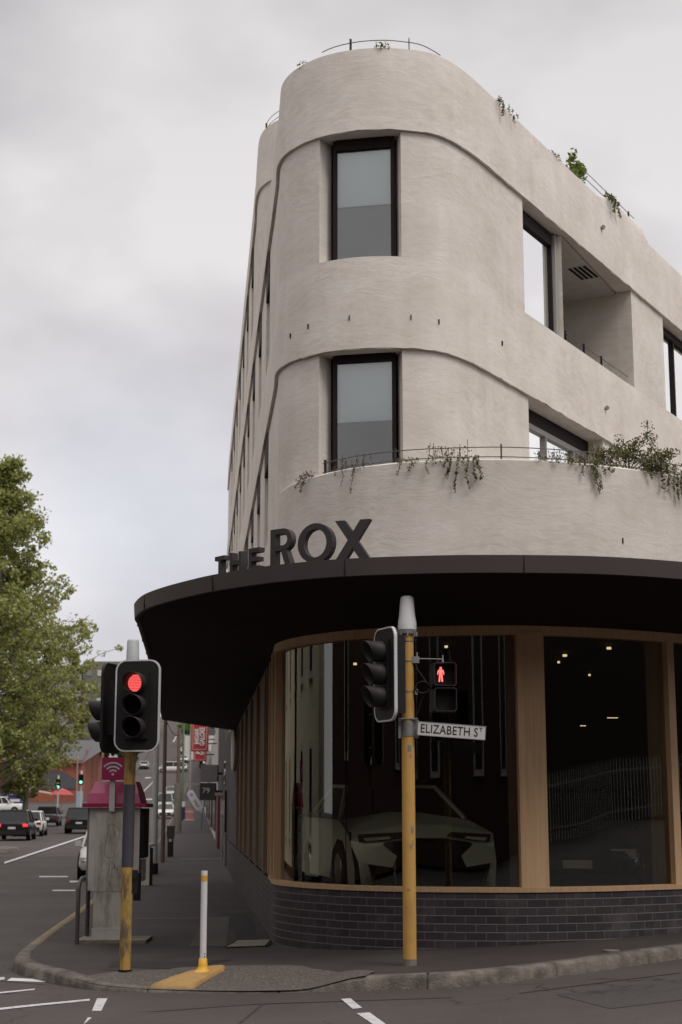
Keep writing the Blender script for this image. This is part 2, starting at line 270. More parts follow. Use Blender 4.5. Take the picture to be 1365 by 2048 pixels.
# ================================================================ helpers
def link_mesh(name, me, parent=None, material=None, smooth=False):
    o = bpy.data.objects.new(name, me); COL.objects.link(o)
    if parent: o.parent = parent
    if material: me.materials.append(M[material] if isinstance(material, str) else material)
    if smooth: me.polygons.foreach_set('use_smooth', [True] * len(me.polygons))
    return o
def tag(o, label, cat, group=None, kind=None):
    if label: o['label'] = label
    if cat: o['category'] = cat
    if group: o['group'] = group
    if kind: o['kind'] = kind
    return o
def thing(name, loc, label, cat, rz=0, group=None):
    o = bpy.data.objects.new(name, None); COL.objects.link(o); o.location = loc; o.rotation_euler = (0, 0, rz); o.empty_display_size = .2
    return tag(o, label, cat, group)
class MB:
    def __init__(s): s.v = []; s.f = []; s.uv = {}; s.sm = []
    def add(s, vs, fs, smooth=False, T=None):
        b = len(s.v)
        s.v += [tuple(T @ Vector(v)) if T else tuple(v) for v in vs]
        for f in fs: s.f.append(tuple(b + i for i in f)); s.sm.append(smooth)
        return s
    def box(s, c, d, T=None, rz=0):
        x, y, z = c; a, b, h = d[0] / 2, d[1] / 2, d[2] / 2
        vs = [Vector((i * a, j * b, k * h)) for i, j, k in ((-1, -1, -1), (1, -1, -1), (1, 1, -1), (-1, 1, -1), (-1, -1, 1), (1, -1, 1), (1, 1, 1), (-1, 1, 1))]
        if rz:
            m = Matrix.Rotation(rz, 3, 'Z'); vs = [m @ v for v in vs]
        vs = [v + Vector(c) for v in vs]
        return s.add(vs, [(0, 3, 2, 1), (4, 5, 6, 7), (0, 1, 5, 4), (1, 2, 6, 5), (2, 3, 7, 6), (3, 0, 4, 7)], T=T)
    def cyl(s, p0, p1, r0, r1=None, n=16, caps=True, T=None, smooth=True):
        r1 = r0 if r1 is None else r1
        p0, p1 = Vector(p0), Vector(p1); ax = (p1 - p0).normalized(); q = ax.to_track_quat('Z', 'Y').to_matrix()
        vs = []
        for p, r in ((p0, r0), (p1, r1)):
            for i in range(n):
                a = 2 * math.pi * i / n; vs.append(p + q @ Vector((r * math.cos(a), r * math.sin(a), 0)))
        s.add(vs, [(i, (i + 1) % n, n + (i + 1) % n, n + i) for i in range(n)], smooth, T)
        if caps: s.add(vs[:n], [tuple(reversed(range(n)))], False, T); s.add(vs[n:], [tuple(range(n))], False, T)
        return s
    def tube(s, pts, r, n=6, T=None):
        pts = [Vector(p) for p in pts]; vs = []; fs = []
        for k, p in enumerate(pts):
            t = (pts[min(k + 1, len(pts) - 1)] - pts[max(k - 1, 0)]).normalized(); q = t.to_track_quat('Z', 'Y').to_matrix()
            rr = r if not isinstance(r, (list, tuple)) else r[k]
            for i in range(n): a = 2 * math.pi * i / n; vs.append(p + q @ Vector((rr * math.cos(a), rr * math.sin(a), 0)))
        for k in range(len(pts) - 1):
            for i in range(n): fs.append((k * n + i, k * n + (i + 1) % n, (k + 1) * n + (i + 1) % n, (k + 1) * n + i))
        return s.add(vs, fs, True, T)
    def lathe(s, prof, n=24, T=None, c=(0, 0, 0)):
        vs = []; fs = []
        for r, z in prof:
            for i in range(n): a = 2 * math.pi * i / n; vs.append((c[0] + r * math.cos(a), c[1] + r * math.sin(a), c[2] + z))
        for k in range(len(prof) - 1):
            for i in range(n): fs.append((k * n + i, k * n + (i + 1) % n, (k + 1) * n + (i + 1) % n, (k + 1) * n + i))
        fs.append(tuple(range((len(prof) - 1) * n, len(prof) * n)))
        return s.add(vs, fs, True, T)
    def prism(s, poly, y0, y1, T=None):      # poly in xz, extruded along y
        n = len(poly); vs = [(x, y0, z) for x, z in poly] + [(x, y1, z) for x, z in poly]
        area = sum(poly[i][0] * poly[(i + 1) % n][1] - poly[(i + 1) % n][0] * poly[i][1] for i in range(n))
        fs = [tuple(range(n)), tuple(range(2 * n - 1, n - 1, -1))] + [(i, n + i, n + (i + 1) % n, (i + 1) % n) for i in range(n)]
        return s.add(vs, fs, T=T)
    def ring(s, outer, inner, y0, y1, T=None):   # frame between two loops (same count), xz plane
        n = len(outer)
        vs = [(x, y0, z) for x, z in outer] + [(x, y0, z) for x, z in inner] + [(x, y1, z) for x, z in outer] + [(x, y1, z) for x, z in inner]
        fs = []
        for i in range(n):
            j = (i + 1) % n
            fs += [(i, j, n + j, n + i), (2 * n + i, 3 * n + i, 3 * n + j, 2 * n + j), (i, 2 * n + i, 2 * n + j, j), (n + i, n + j, 3 * n + j, 3 * n + i)]
        return s.add(vs, fs, T=T)
    def build(s, name, material, parent=None, fix=True, uvs=None):
        me = bpy.data.meshes.new(name); me.from_pydata(s.v, [], s.f)
        me.polygons.foreach_set('use_smooth', s.sm)
        if uvs:
            ul = me.uv_layers.new(name='UVMap')
            for lp in me.loops: ul.data[lp.index].uv = uvs[lp.vertex_index]
        me.validate()
        if fix:
            bm = bmesh.new(); bm.from_mesh(me); bmesh.ops.recalc_face_normals(bm, faces=bm.faces); bm.to_mesh(me); bm.free()
        return link_mesh(name, me, parent, material)
def rrect(w, h, r, n=6):
    p = []
    for cx, cz, a0 in ((w / 2 - r, h / 2 - r, 0), (-w / 2 + r, h / 2 - r, 90), (-w / 2 + r, -h / 2 + r, 180), (w / 2 - r, -h / 2 + r, 270)):
        for i in range(n + 1): a = R_(a0 + 90 * i / n); p.append((cx + r * math.cos(a), cz + r * math.sin(a)))
    return p
def text_mesh(name, s, size, T, material, parent, extrude=.004, sx=1, bold=0, spacing=1):
    c = bpy.data.curves.new(name, 'FONT'); c.body = s; c.size = size; c.extrude = extrude; c.align_x = 'CENTER'; c.align_y = 'CENTER'; c.offset = bold; c.space_character = spacing; c.resolution_u = 4
    o = bpy.data.objects.new(name, c); COL.objects.link(o); bpy.context.view_layer.update()
    dg = bpy.context.evaluated_depsgraph_get(); me = bpy.data.meshes.new_from_object(o.evaluated_get(dg)); bpy.data.objects.remove(o)
    # text lies in xy -> stand it up in xz, facing -y
    R = Matrix(((sx, 0, 0, 0), (0, 0, -1, 0), (0, 1, 0, 0), (0, 0, 0, 1)))
    me.transform(T @ R); return link_mesh(name, me, parent, material)
def copy_tree(o, parent=None):
    c = o.copy(); COL.objects.link(c)
    if parent: c.parent = parent
    for ch in [x for x in bpy.data.objects if x.parent == o]: copy_tree(ch, c)
    return c
class Path:
    def __init__(s, pts, ds=.05, smooth=3):
        p = [Vector(q) for q in pts]
        dense = []
        n = len(p)
        for i in range(n - 1):     # Catmull-Rom (centripetal-ish via plain), straight where asked
            a, b = p[i], p[i + 1]; pa = p[i - 1] if i > 0 else a * 2 - b; pb = p[i + 2] if i + 2 < n else b * 2 - a
            Ln = (b - a).length; k = max(2, int(Ln / ds))
            ta = (b - pa); tb = (pb - a)
            ta = ta.normalized() * Ln; tb = tb.normalized() * Ln
            for j in range(k):
                t = j / k; t2, t3 = t * t, t ** 3
                dense.append(a * (2 * t3 - 3 * t2 + 1) + ta * (t3 - 2 * t2 + t) + b * (-2 * t3 + 3 * t2) + tb * (t3 - t2))
        dense.append(p[-1]); s.p = dense; s.s = [0]
        for a, b in zip(dense, dense[1:]): s.s.append(s.s[-1] + (b - a).length)
        s.len = s.s[-1]
    def _i(s, t):
        import bisect
        i = max(0, min(len(s.s) - 2, bisect.bisect_right(s.s, t) - 1)); return i, (t - s.s[i]) / max(1e-9, s.s[i + 1] - s.s[i])
    def pos(s, t, off=0):
        i, f = s._i(t); q = s.p[i].lerp(s.p[i + 1], f)
        return q + s.nrm(t) * off if off else q
    def tan(s, t):
        a = s.p[s._i(max(0, t - .06))[0]]; b = s.p[min(len(s.p) - 1, s._i(min(s.len, t + .06))[0] + 1)]; return (b - a).normalized()
    def nrm(s, t): q = s.tan(t); return Vector((q.y, -q.x))
    def near(s, x, y):
        q = Vector((x, y)); k = min(range(len(s.p)), key=lambda i: (s.p[i] - q).length_squared); return s.s[k]
def V3(p, z): return Vector((p.x, p.y, z))
def grid_wall(P, s0, s1, zs, off=0, ds=.25, openings=(), depth=.25, jit=0):
    """wall surface along path P; zs list of z breaks; openings (sa,sb,za,zb); returns MB with uv"""
    mb = MB(); uv = []
    S = {round(s0, 4), round(s1, 4)}; x = s0
    while x < s1: S.add(round(x, 4)); x += ds
    for o in openings: S.add(round(o[0], 4)); S.add(round(o[1], 4))
    S = sorted(v for v in S if s0 - 1e-6 <= v <= s1 + 1e-6)
    Z = set(round(z, 4) for z in zs)
    for o in openings: Z.add(round(o[2], 4)); Z.add(round(o[3], 4))
    Z = sorted(v for v in Z if zs[0] - 1e-6 <= v <= zs[-1] + 1e-6)
    offf = off if callable(off) else (lambda z, s: off)
    vs = []
    for s in S:
        for k, z in enumerate(Z):
            zz = z
            if jit and k == 0: zz = z + jit * noise.noise(Vector((s * 3, 0, z))) + jit * .6 * noise.noise(Vector((s * 11, 3, z)))
            vs.append(V3(P.pos(s, offf(z, s)), zz)); uv.append((s, z))
    nz = len(Z); fs = []
    for i in range(len(S) - 1):
        for k in range(nz - 1):
            sc_, zc = (S[i] + S[i + 1]) / 2, (Z[k] + Z[k + 1]) / 2
            if any(o[0] < sc_ < o[1] and o[2] < zc < o[3] for o in openings): continue
            fs.append((i * nz + k, (i + 1) * nz + k, (i + 1) * nz + k + 1, i * nz + k + 1))
    mb.add(vs, fs, True)
    for sa, sb, za, zb in openings:
        ss = [v for v in S if sa - 1e-4 <= v <= sb + 1e-4]
        for z in (za, zb):
            if z > zs[-1] - 1e-4 and False: continue
            b = len(mb.v); vv = []
            for v in ss:
                vv += [V3(P.pos(v, offf(z, v)), z), V3(P.pos(v, -depth), z)]; uv += [(v, z), (v, z + depth)]
            mb.add(vv, [(2 * i, 2 * i + 2, 2 * i + 3, 2 * i + 1) for i in range(len(ss) - 1)])
        for v in (sa, sb):
            zz = [z for z in Z if za - 1e-4 <= z <= zb + 1e-4]; vv = []
            for z in zz: vv += [V3(P.pos(v, offf(z, v)), z), V3(P.pos(v, -depth), z)]; uv += [(v, z), (v + depth, z)]
            mb.add(vv, [(2 * i, 2 * i + 2, 2 * i + 3, 2 * i + 1) for i in range(len(zz) - 1)])
    mb.uvs = uv; return mb
def strip(P, s0, s1, a, b, ds=.12):
    """ribbon between profile points a=(off,z), b=(off,z) along P"""
    n = max(1, int((s1 - s0) / ds)); vs = []; uv = []
    for i in range(n + 1):
        s = s0 + (s1 - s0) * i / n
        for o, z in (a, b): vs.append(V3(P.pos(s, o), z)); uv.append((s, z + o))
    return vs, [(2 * i, 2 * i + 2, 2 * i + 3, 2 * i + 1) for i in range(n)], uv
def sweep(P, s0, s1, prof, ds=.12, caps=True, mb=None):
    """closed profile [(off,z)...] swept along P -> MB"""
    mb = mb or MB(); n = max(1, int((s1 - s0) / ds)); m = len(prof); vs = []
    for i in range(n + 1):
        s = s0 + (s1 - s0) * i / n
        for o, z in prof: vs.append(V3(P.pos(s, o), z(s) if callable(z) else z))
    fs = [(i * m + k, (i + 1) * m + k, (i + 1) * m + (k + 1) % m, i * m + (k + 1) % m) for i in range(n) for k in range(m)]
    if caps: fs += [tuple(range(m)), tuple(n * m + k for k in reversed(range(m)))]
    return mb.add(vs, fs)

# ================================================================ ground
PR = [(-80, 0), (15, 0), (20.6, -.07), (31, -.11), (42, -.19), (49, -.14), (60, -.05), (100, .3), (160, 1.0), (190, 2.0), (220, 3.7), (260, 6.2), (310, 9.8), (400, 20), (500, 31), (700, 40), (1200, 45), (3000, 45)]
def prof(y):
    for (a, b), (c, d_) in zip(PR, PR[1:]):
        if y <= c: return b + (d_ - b) * max(0, (y - a) / (c - a))
    return PR[-1][1]
def Rz(x, y): return .045 * (min(max(x, -2), 30) - 1) + prof(y)
def hk(x, y):
    lat = max(0, -2.45 - x, x + .45)
    dk = 0
    if -3.2 < x < .6: dk = max(0, y - (15.62 + .13 * abs(min(0, x + .8)) ** 1.6))
    f = min(1, max(dk / 1.3, lat / .75)); f = f * f * (3 - 2 * f)
    return .012 + .118 * f
def fz(x, y): return Rz(x, y) + hk(x, y)
def frange(a, b, st):
    r = []
    while a < b: r.append(a); a += st
    return r
xs = frange(-600, -60, 30) + frange(-60, -16, 4) + frange(-16, 12, .8) + frange(12, 60, 6) + frange(60, 601, 45)
ys = frange(-300, -20, 40) + frange(-20, 8, 4) + frange(8, 24, .8) + frange(24, 60, 3) + frange(60, 400, 8) + frange(400, 3001, 50)
mb = MB(); mb.add([(x, y, Rz(x, y)) for x in xs for y in ys], [(i * len(ys) + j, (i + 1) * len(ys) + j, (i + 1) * len(ys) + j + 1, i * len(ys) + j + 1) for i in range(len(xs) - 1) for j in range(len(ys) - 1)], True)
o = mb.build('road', 'road', fix=False); tag(o, None, None, kind='structure')

# ---- plans
DX = -.0925
def lx(y): return -.86 + DX * (y - 20.85)
T = Path([(lx(58), 58), (lx(40), 40), (lx(24), 24), (lx(21.3), 21.3), (-.86, 20.68), (-.79, 20.38), (-.62, 20.06), (-.29, 19.72), (.12, 19.52), (.5, 19.455), (.8, 19.475), (1.27, 19.63), (1.7, 20.1), (2.21, 20.95), (2.7, 21.8), (4.0, 24.07), (5.94, 27.45), (10, 34.53), (16, 45)])
W = Path([(lx(50), 50), (lx(40), 40), (lx(24), 24), (lx(21.3), 21.3), (-.865, 20.7), (-.80, 20.25), (-.62, 19.75), (-.36, 19.33), (.11, 18.83), (.72, 18.5), (1.32, 18.36), (1.96, 18.31), (2.55, 18.41), (3.19, 18.64), (4.35, 19.31), (5.6, 20.2), (7.5, 21.8), (11, 25.2), (16, 31)])
C = Path([(-4.93, 43), (-3.29, 26.7), (-2.72, 20.6), (-2.66, 19.9), (-2.34, 18.83), (-1.62, 17.63), (-1.01, 16.95), (-.45, 16.52), (.09, 16.25), (.9, 16.06), (1.66, 16.01), (2.72, 16.11), (3.66, 16.47), (5, 17.2), (7, 18.7), (10, 21.5), (15, 27)])
K = Path([(-60, 610), (-29, 300), (-17, 160), (-11.2, 100), (-7.3, 60), (-5.75, 47), (-5.55, 42), (-5.35, 37), (-5.06, 32.4), (-4.66, 27.75), (-4.1, 21), (-3.85, 19), (-3.5, 17.9), (-3.04, 17.09), (-2.48, 16.4), (-1.94, 16.1), (-1.45, 15.86), (-.79, 15.57), (-.4, 15.47), (.08, 15.36), (.6, 15.25), (1.12, 15.24), (2.05, 15.75), (3.67, 17.2), (5.2, 18.6), (8, 21.3), (12, 25.5), (18, 32)])
F = Path([(lx(610) + 6, 610), (lx(300), 300), (lx(160), 160), (lx(100), 100), (lx(60), 60), (lx(47), 47), (lx(42), 42), (lx(37), 37), (lx(32), 32), (lx(24), 24), (lx(21.3), 21.3), (-.865, 20.7), (-.80, 20.25), (-.62, 19.75), (-.36, 19.33), (.11, 18.83), (.72, 18.5), (1.32, 18.36), (1.96, 18.31), (2.55, 18.41), (3.19, 18.64), (4.35, 19.31), (5.6, 20.2), (7.5, 21.8), (11, 25.2), (16, 31)])
def interp(keys, x):
    for (a, b), (c, d_) in zip(keys, keys[1:]):
        if x <= c: return b + (d_ - b) * (x - a) / max(1e-9, c - a)
    return keys[-1][1]
# footpath: ruled between kerb K (inner edge) and wall F
kk = [(0, 0), (K.near(-7.3, 60), F.near(lx(60), 60)), (K.near(-5.06, 32.4), F.near(lx(32.4), 32.4)), (K.near(-4.1, 21), F.near(-.86, 21)), (K.near(-3.04, 17.09), F.near(-.80, 20.25)), (K.near(-1.45, 15.86), F.near(-.5, 19.5)), (K.near(.08, 15.36), F.near(.3, 18.7)), (K.near(1.12, 15.24), F.near(1.6, 18.33)), (K.near(3.67, 17.2), F.near(4.35, 19.31)), (K.len, F.len)]
mb = MB(); vs = []; NA = 24
ksamp = frange(0, K.near(-7.3, 60), 6) + frange(K.near(-7.3, 60), K.near(-4.1, 21), .8) + frange(K.near(-4.1, 21), K.len, .12) + [K.len]
for s in ksamp:
    a = K.pos(s, -.15); b = F.pos(interp(kk, s), 0)
    b = b + (b - a).normalized() * .15
    for j in range(NA + 1):
        q = a.lerp(b, j / NA); vs.append((q.x, q.y, fz(q.x, q.y)))
mb.add(vs, [(i * (NA + 1) + j, (i + 1) * (NA + 1) + j, (i + 1) * (NA + 1) + j + 1, i * (NA + 1) + j + 1) for i in range(len(ksamp) - 1) for j in range(NA)], True)
o = mb.build('footpath', 'path'); tag(o, None, None, kind='structure')
# kerb sweep, in two materials
def kerb(s0, s1, name, m, ds=.12, lift=0):
    mb = MB(); n = max(2, int((s1 - s0) / ds)); vs = []
    S = [s0 + (s1 - s0) * i / n for i in range(n + 1)]; J = []
    if ds < .5:
        J = [s0 + .9 + 1.45 * k for k in range(int((s1 - s0 - 1) / 1.45))]
        for j_ in J: S += [j_ - .012, j_ - .004, j_ + .004, j_ + .012]
        S.sort(); n = len(S) - 1
    for s in S:
        dip = .022 if any(abs(s - j_) < .006 for j_ in J) else 0
        c = K.pos(s, -.17)
        h = hk(c.x, c.y); a = K.pos(s, 0); zb = Rz(a.x, a.y)
        jn = .006 * noise.noise(Vector((s * 4, 0, 0)))
        for o_, z in ((.02, zb - .05), (.015, zb + h - .03 + jn), (-.02, zb + h + .003 + lift), (-.17, zb + h + .006 + lift), (-.17, zb - .05)):
            q = K.pos(s, o_ - dip); vs.append((q.x, q.y, z - (dip if o_ < .018 else 0)))
    mb.add(vs, [(i * 5 + k, (i + 1) * 5 + k, (i + 1) * 5 + k + 1, i * 5 + k + 1) for i in range(n) for k in range(4)], True)
    o = mb.build(name, m); tag(o, None, None, kind='structure'); return o
kerb(0, K.near(-5.75, 47), 'kerb', 'kerb', 2)
kerb(K.near(-5.75, 47), K.near(-4.1, 21), 'kerb', 'kerb_yellow', .8)
kerb(K.near(-4.1, 21), K.near(-3.45, 17.8), 'kerb', 'kerb')
kerb(K.near(-3.45, 17.8), K.len, 'kerb', 'kerb')
# exposed aggregate apron around the ramp
mb = MB(); vs = []; n = 60; s0, s1 = K.near(-2.75, 16.7), K.near(.25, 15.33); m_ = 12
for i in range(n + 1):
    s = s0 + (s1 - s0) * i / n; wv = 1.35 * math.sin(math.pi * min(1, max(0, .06 + i / n * .9))) ** .55 + .03 * noise.noise(Vector((s * 5, 1, 0)))
    for j in range(m_ + 1):
        q = K.pos(s, .0 - (.0 + wv * j / m_)); vs.append((q.x, q.y, fz(q.x, q.y) + .012))
mb.add(vs, [(i * (m_ + 1) + j, (i + 1) * (m_ + 1) + j, (i + 1) * (m_ + 1) + j + 1, i * (m_ + 1) + j + 1) for i in range(n) for j in range(m_)], True)
o = mb.build('pavement_apron', 'agg'); tag(o, None, None, kind='structure')
def drape(quad, fn, lift, m, name, nu=8, nv=4, label=None):
    a, b, c, d_ = [Vector(q) for q in quad]; vs = []
    for i in range(nu + 1):
        for j in range(nv + 1):
            p = a.lerp(b, i / nu); q = d_.lerp(c, i / nu); r = p.lerp(q, j / nv); vs.append((r.x, r.y, fn(r.x, r.y) + lift))
    mb = MB(); mb.add(vs, [(i * (nv + 1) + j, (i + 1) * (nv + 1) + j, (i + 1) * (nv + 1) + j + 1, i * (nv + 1) + j + 1) for i in range(nu) for j in range(nv)])
    o = mb.build(name, m); tag(o, None, None, kind='structure'); return o
LINES = [[(-2.357, 15.599), (-2.257, 15.599), (-2.165, 14.6), (-2.249, 14.6)], [(-2.213, 14.132), (-2.117, 14.132), (-2.074, 13.582), (-2.17, 13.582)],
 [(-3.095, 14.661), (-2.396, 15.395), (-2.422, 15.558), (-3.126, 14.803)], [(-3.476, 15.967), (-3.118, 16.416), (-3.142, 16.538), (-3.508, 16.11)],
 [(-3.771, 17.416), (-3.662, 17.539), (-3.723, 17.824), (-3.847, 17.763)], [(-7.073, 39.072), (-6.515, 39.072), (-6.625, 39.724), (-7.192, 39.724)],
 [(-7.476, 43.88), (-7.152, 44.002), (-7.282, 44.795), (-7.613, 44.673)], [(-8.87, 46.768), (-8.032, 46.768), (-8.138, 47.378), (-8.986, 47.378)],
 [(-11.732, 55.349), (-14.889, 92.659), (-15.349, 95.506), (-12.088, 57.016)], [(0.0, 14.705), (0.087, 14.724), (0.184, 13.99), (0.101, 13.95)],
 [(0.133, 13.645), (0.241, 13.664), (0.376, 12.767), (0.278, 12.788)], [(-29.202, 232.271), (-29.017, 232.271), (-31.519, 265.467), (-31.645, 265.467)],
 [(-26.167, 208.613), (-25.049, 209.217), (-25.366, 211.836), (-26.498, 211.232)], [(-41.238, 383.711), (-40.931, 383.711), (-42.387, 403.744), (-42.645, 403.744)],
 [(-34.079, 273.402), (-33.2, 275.11), (-33.482, 277.419), (-34.458, 276.415)]]
for q in LINES:
    far = q[0][1] > 50
    drape(q, Rz, .03 if far else .005, 'line', 'road_marking', 16, 2)
for q in ([(-2.0, 14.35), (-.8, 14.62), (-.8, 14.65), (-2.0, 14.39)], [(-.8, 14.62), (1.0, 14.42), (1.0, 14.45), (-.8, 14.66)], [(1.6, 14.5), (3.3, 15.6), (3.3, 15.64), (1.6, 14.53)], [(-.85, 13.4), (-.72, 14.6), (-.70, 14.6), (-.82, 13.4)]):
    drape(q, lambda x, y: Rz(x, y) + 0, .0042, 'seam', 'road_seam', 12, 1)
drape([(2.2, 13.2), (4.2, 14.2), (3.6, 15.3), (1.9, 14.3)], Rz, .0035, 'patch2', 'road_patch', 8, 6)
drape([(-3.60, 17.35), (-3.16, 17.2), (-3.2, 17.5), (-3.62, 17.68)], Rz, .009, 'white', 'road_marking', 6, 2)
drape([(-3.85, 17.5), (-3.1, 16.95), (-3.25, 17.55), (-3.8, 18.3)], Rz, .004, 'patch_pale', 'gutter_apron')
drape([(-3.55, 26.0), (-1.6, 26.0), (-1.75, 26.3), (-3.7, 26.3)], fz, .004, 'patch_pale', 'footpath_joint', 8, 1)
drape([(-5.6, 56), (-4.2, 56), (-4.35, 58), (-5.9, 57.5)], fz, .006, 'patch_pale', 'footpath_joint', 8, 1)
drape([(-1.35, 21.2), (-1.05, 20.7), (-1.55, 27.5), (-2.1, 27.5)], fz, .004, 'patch', 'footpath_patch', 8, 8)
drape([(-1.95, 20.6), (-1.45, 20.3), (-1.85, 26.5), (-2.25, 26.5)], fz, .0045, 'patch_pale', 'footpath_patch', 8, 8)
drape([(-2.55, 17.6), (-1.7, 17.25), (-1.2, 18.1), (-2.6, 18.3)], fz, .004, 'patch', 'footpath_patch', 8, 4)
# left side of the street: far kerb and footpath
def fwall(y): return -18.9 - .098 * (y - 19)
vs = []; ysl = frange(60, 620, 6)
for y in ysl:
    xk = -16.5 - .08 * (y - 19) - (2.2 if y < 150 else 0)
    for x, h in ((xk, 0), (xk - .02, .15), (xk - 2, .17), (xk - 9, .3), (xk - 16, .6)): vs.append((x, y, Rz(x, y) + h))
mb = MB(); mb.add(vs, [(i * 5 + k, (i + 1) * 5 + k, (i + 1) * 5 + k + 1, i * 5 + k + 1) for i in range(len(ysl) - 1) for k in range(4)])
o = mb.build('footpath', 'patch_pale'); tag(o, None, None, kind='structure')
mb = MB(); mb.cyl((0, 0, 0), (0, 0, .14), 1.6, 1.5, 24); o = mb.build('traffic_island', 'kerb'); o.location = (-15.6, 68, Rz(-15, 68)); o.scale = (1, 3, 1); tag(o, None, None, kind='structure')
# hill beyond
xs2 = frange(-500, 400, 20)
def hillz(x, y):
    b = Rz(x, y); side = max(0, (-x - (30 + .1 * y)) * .04) if y > 150 else 0
    return b + side
mb = MB(); ys2 = frange(150, 1300, 20)
mb.add([(x, y, hillz(x, y) + (.6 if (x < fwall(y) - 16 or x > lx(y) + 8) else -2.5)) for x in xs2 for y in ys2], [(i * len(ys2) + j, (i + 1) * len(ys2) + j, (i + 1) * len(ys2) + j + 1, i * len(ys2) + j + 1) for i in range(len(xs2) - 1) for j in range(len(ys2) - 1)], True)
o = mb.build('hill', 'hill', fix=False); tag(o, None, None, kind='structure')

# ================================================================ main building
B = thing('corner_building', (0, 0, 0), 'pale rendered corner building with a rounded nose above a wide dark awning', 'building')
sT = lambda x, y: T.near(x, y)
sW = lambda x, y: W.near(x, y)
# openings on T: lower storey (top 7.56) and upper storey (8.83..10.6)
fw = (sT(-.29, 19.72), sT(.8, 19.475))
left_ws = []
for k in range(10):
    y0 = 24.0 + 3.2 * k
    left_ws.append((sT(lx(y0 + 1.25), y0 + 1.25), sT(lx(y0), y0)))
rw1 = (sT(2.7, 21.8), sT(5.09, 25.97)); rw2 = (sT(5.94, 27.45), sT(8.2, 31.4)); rl = (sT(2.72, 21.84), sT(4.25, 24.5))
op_low = [(fw[0], fw[1], 5.2, 7.56), (rl[0], rl[1], 5.2, 7.56)] + [(a, b, 5.75, 7.56) for a, b in left_ws]
op_up = [(fw[0], fw[1], 8.83, 10.6), (rw1[0], rw1[1], 8.83, 10.6), (rw2[0], rw2[1], 8.83, 10.6)] + [(a, b, 8.83, 10.6) for a, b in left_ws]
for nm, zs, off, ops, jit in (('wall', [4.1, 5.0, 6.0, 7.0, 7.56], 0, op_low, 0), ('wall', [8.83, 9.4, 10, 10.6], 0, op_up, 0),
                              ('band', [7.56, 7.75, 8.0, 8.4, 8.83], lambda z, s: .045 * max(0, (8.83 - z) / 1.27) ** .8, [], .02),
                              ('band', [10.6, 10.8, 11.1, 11.5, 11.8], lambda z, s: .045 * max(0, (11.8 - z) / 1.2) ** .6, [], .02)):
    g = grid_wall(T, 0, T.len, zs, off, .1, ops, .27, jit); g.build(nm, 'plaster', B, uvs=g.uvs, fix=False)
# soffit ledge under each band
for z in (7.56, 10.6):
    mb = MB(); vs, fs, uv = strip(T, 0, T.len, (.05, z + .002), (-.02, z + .002), .1); mb.add(vs, fs); mb.build('band_soffit', 'plaster', B, uvs=uv, fix=False)
# roof parapet cap with the raised stretch at the small roof terrace
sb0, sb1 = sT(4.75, 25.4), sT(5.45, 26.6)
def bumpz(s):
    if s < sb0 - 1.2 or s > sb1 + .25: return 0
    if s < sb0: t = (s - sb0 + 1.2) / 1.2; return .2 * t * t * (3 - 2 * t)
    if s > sb1: t = (sb1 + .25 - s) / .25; return .2 * t ** .5
    return .2
prf = []
mb = MB(); vs = []; uv = []; n = int(T.len / .1)
for i in range(n + 1):
    s = T.len * i / n; z = 11.8 + bumpz(s)
    for o_, zz in ((0, 11.79), (0, z - .03), (-.015, z - .006), (-.05, z), (-.3, z), (-.3, 11.3)): q = T.pos(s, o_); vs.append((q.x, q.y, zz)); uv.append((s, zz + o_))
mb.add(vs, [(i * 6 + k, (i + 1) * 6 + k, (i + 1) * 6 + k + 1, i * 6 + k + 1) for i in range(n) for k in range(5)], True); mb.build('parapet', 'plaster', B, uvs=uv, fix=False)
# decks (roof and terrace) and closing back wall
def deck(path, z, name, m, inset=.1, zth=0):
    ps = [path.pos(path.len * i / 300, -inset) for i in range(301)]
    mb = MB(); mb.add([(p.x, p.y, z) for p in ps], [tuple(range(301))]); return mb.build(name, m, B)
deck(T, 11.35, 'roof', 'bg_wall'); deck(W, 4.9, 'terrace_floor', 'bg_wall', .05); deck(T, 10.72, 'ceiling_slab', 'dark_room', .32); deck(T, 8.2, 'floor_slab', 'dark_room', .32); deck(T, 7.7, 'ceiling_slab', 'dark_room', .32)
# podium parapet wall
g = grid_wall(W, 0, W.len, [4.1, 4.5, 5.0, 5.5, 5.81], .004, .1); g.build('terrace_wall', 'plaster', B, uvs=g.uvs, fix=False)
mb = MB(); vs = []; uv = []; s0 = sW(-.86, 20.6); n = int((W.len - s0) / .1)
for i in range(n + 1):
    s = s0 + (W.len - s0) * i / n
    jz = .01 * noise.noise(Vector((s * 2, 0, 0)))
    for o_, zz in ((.004, 5.80), (-.01, 5.825 + jz), (-.05, 5.835 + jz), (-.2, 5.835), (-.2, 4.9)):
        q = W.pos(s, o_ * min(1, .25 + i / 12)); vs.append((q.x, q.y, zz)); uv.append((s, zz + o_))
mb.add(vs, [(i * 5 + k, (i + 1) * 5 + k, (i + 1) * 5 + k + 1, i * 5 + k + 1) for i in range(n) for k in range(4)], True); mb.build('terrace_parapet', 'plaster', B, uvs=uv, fix=False)
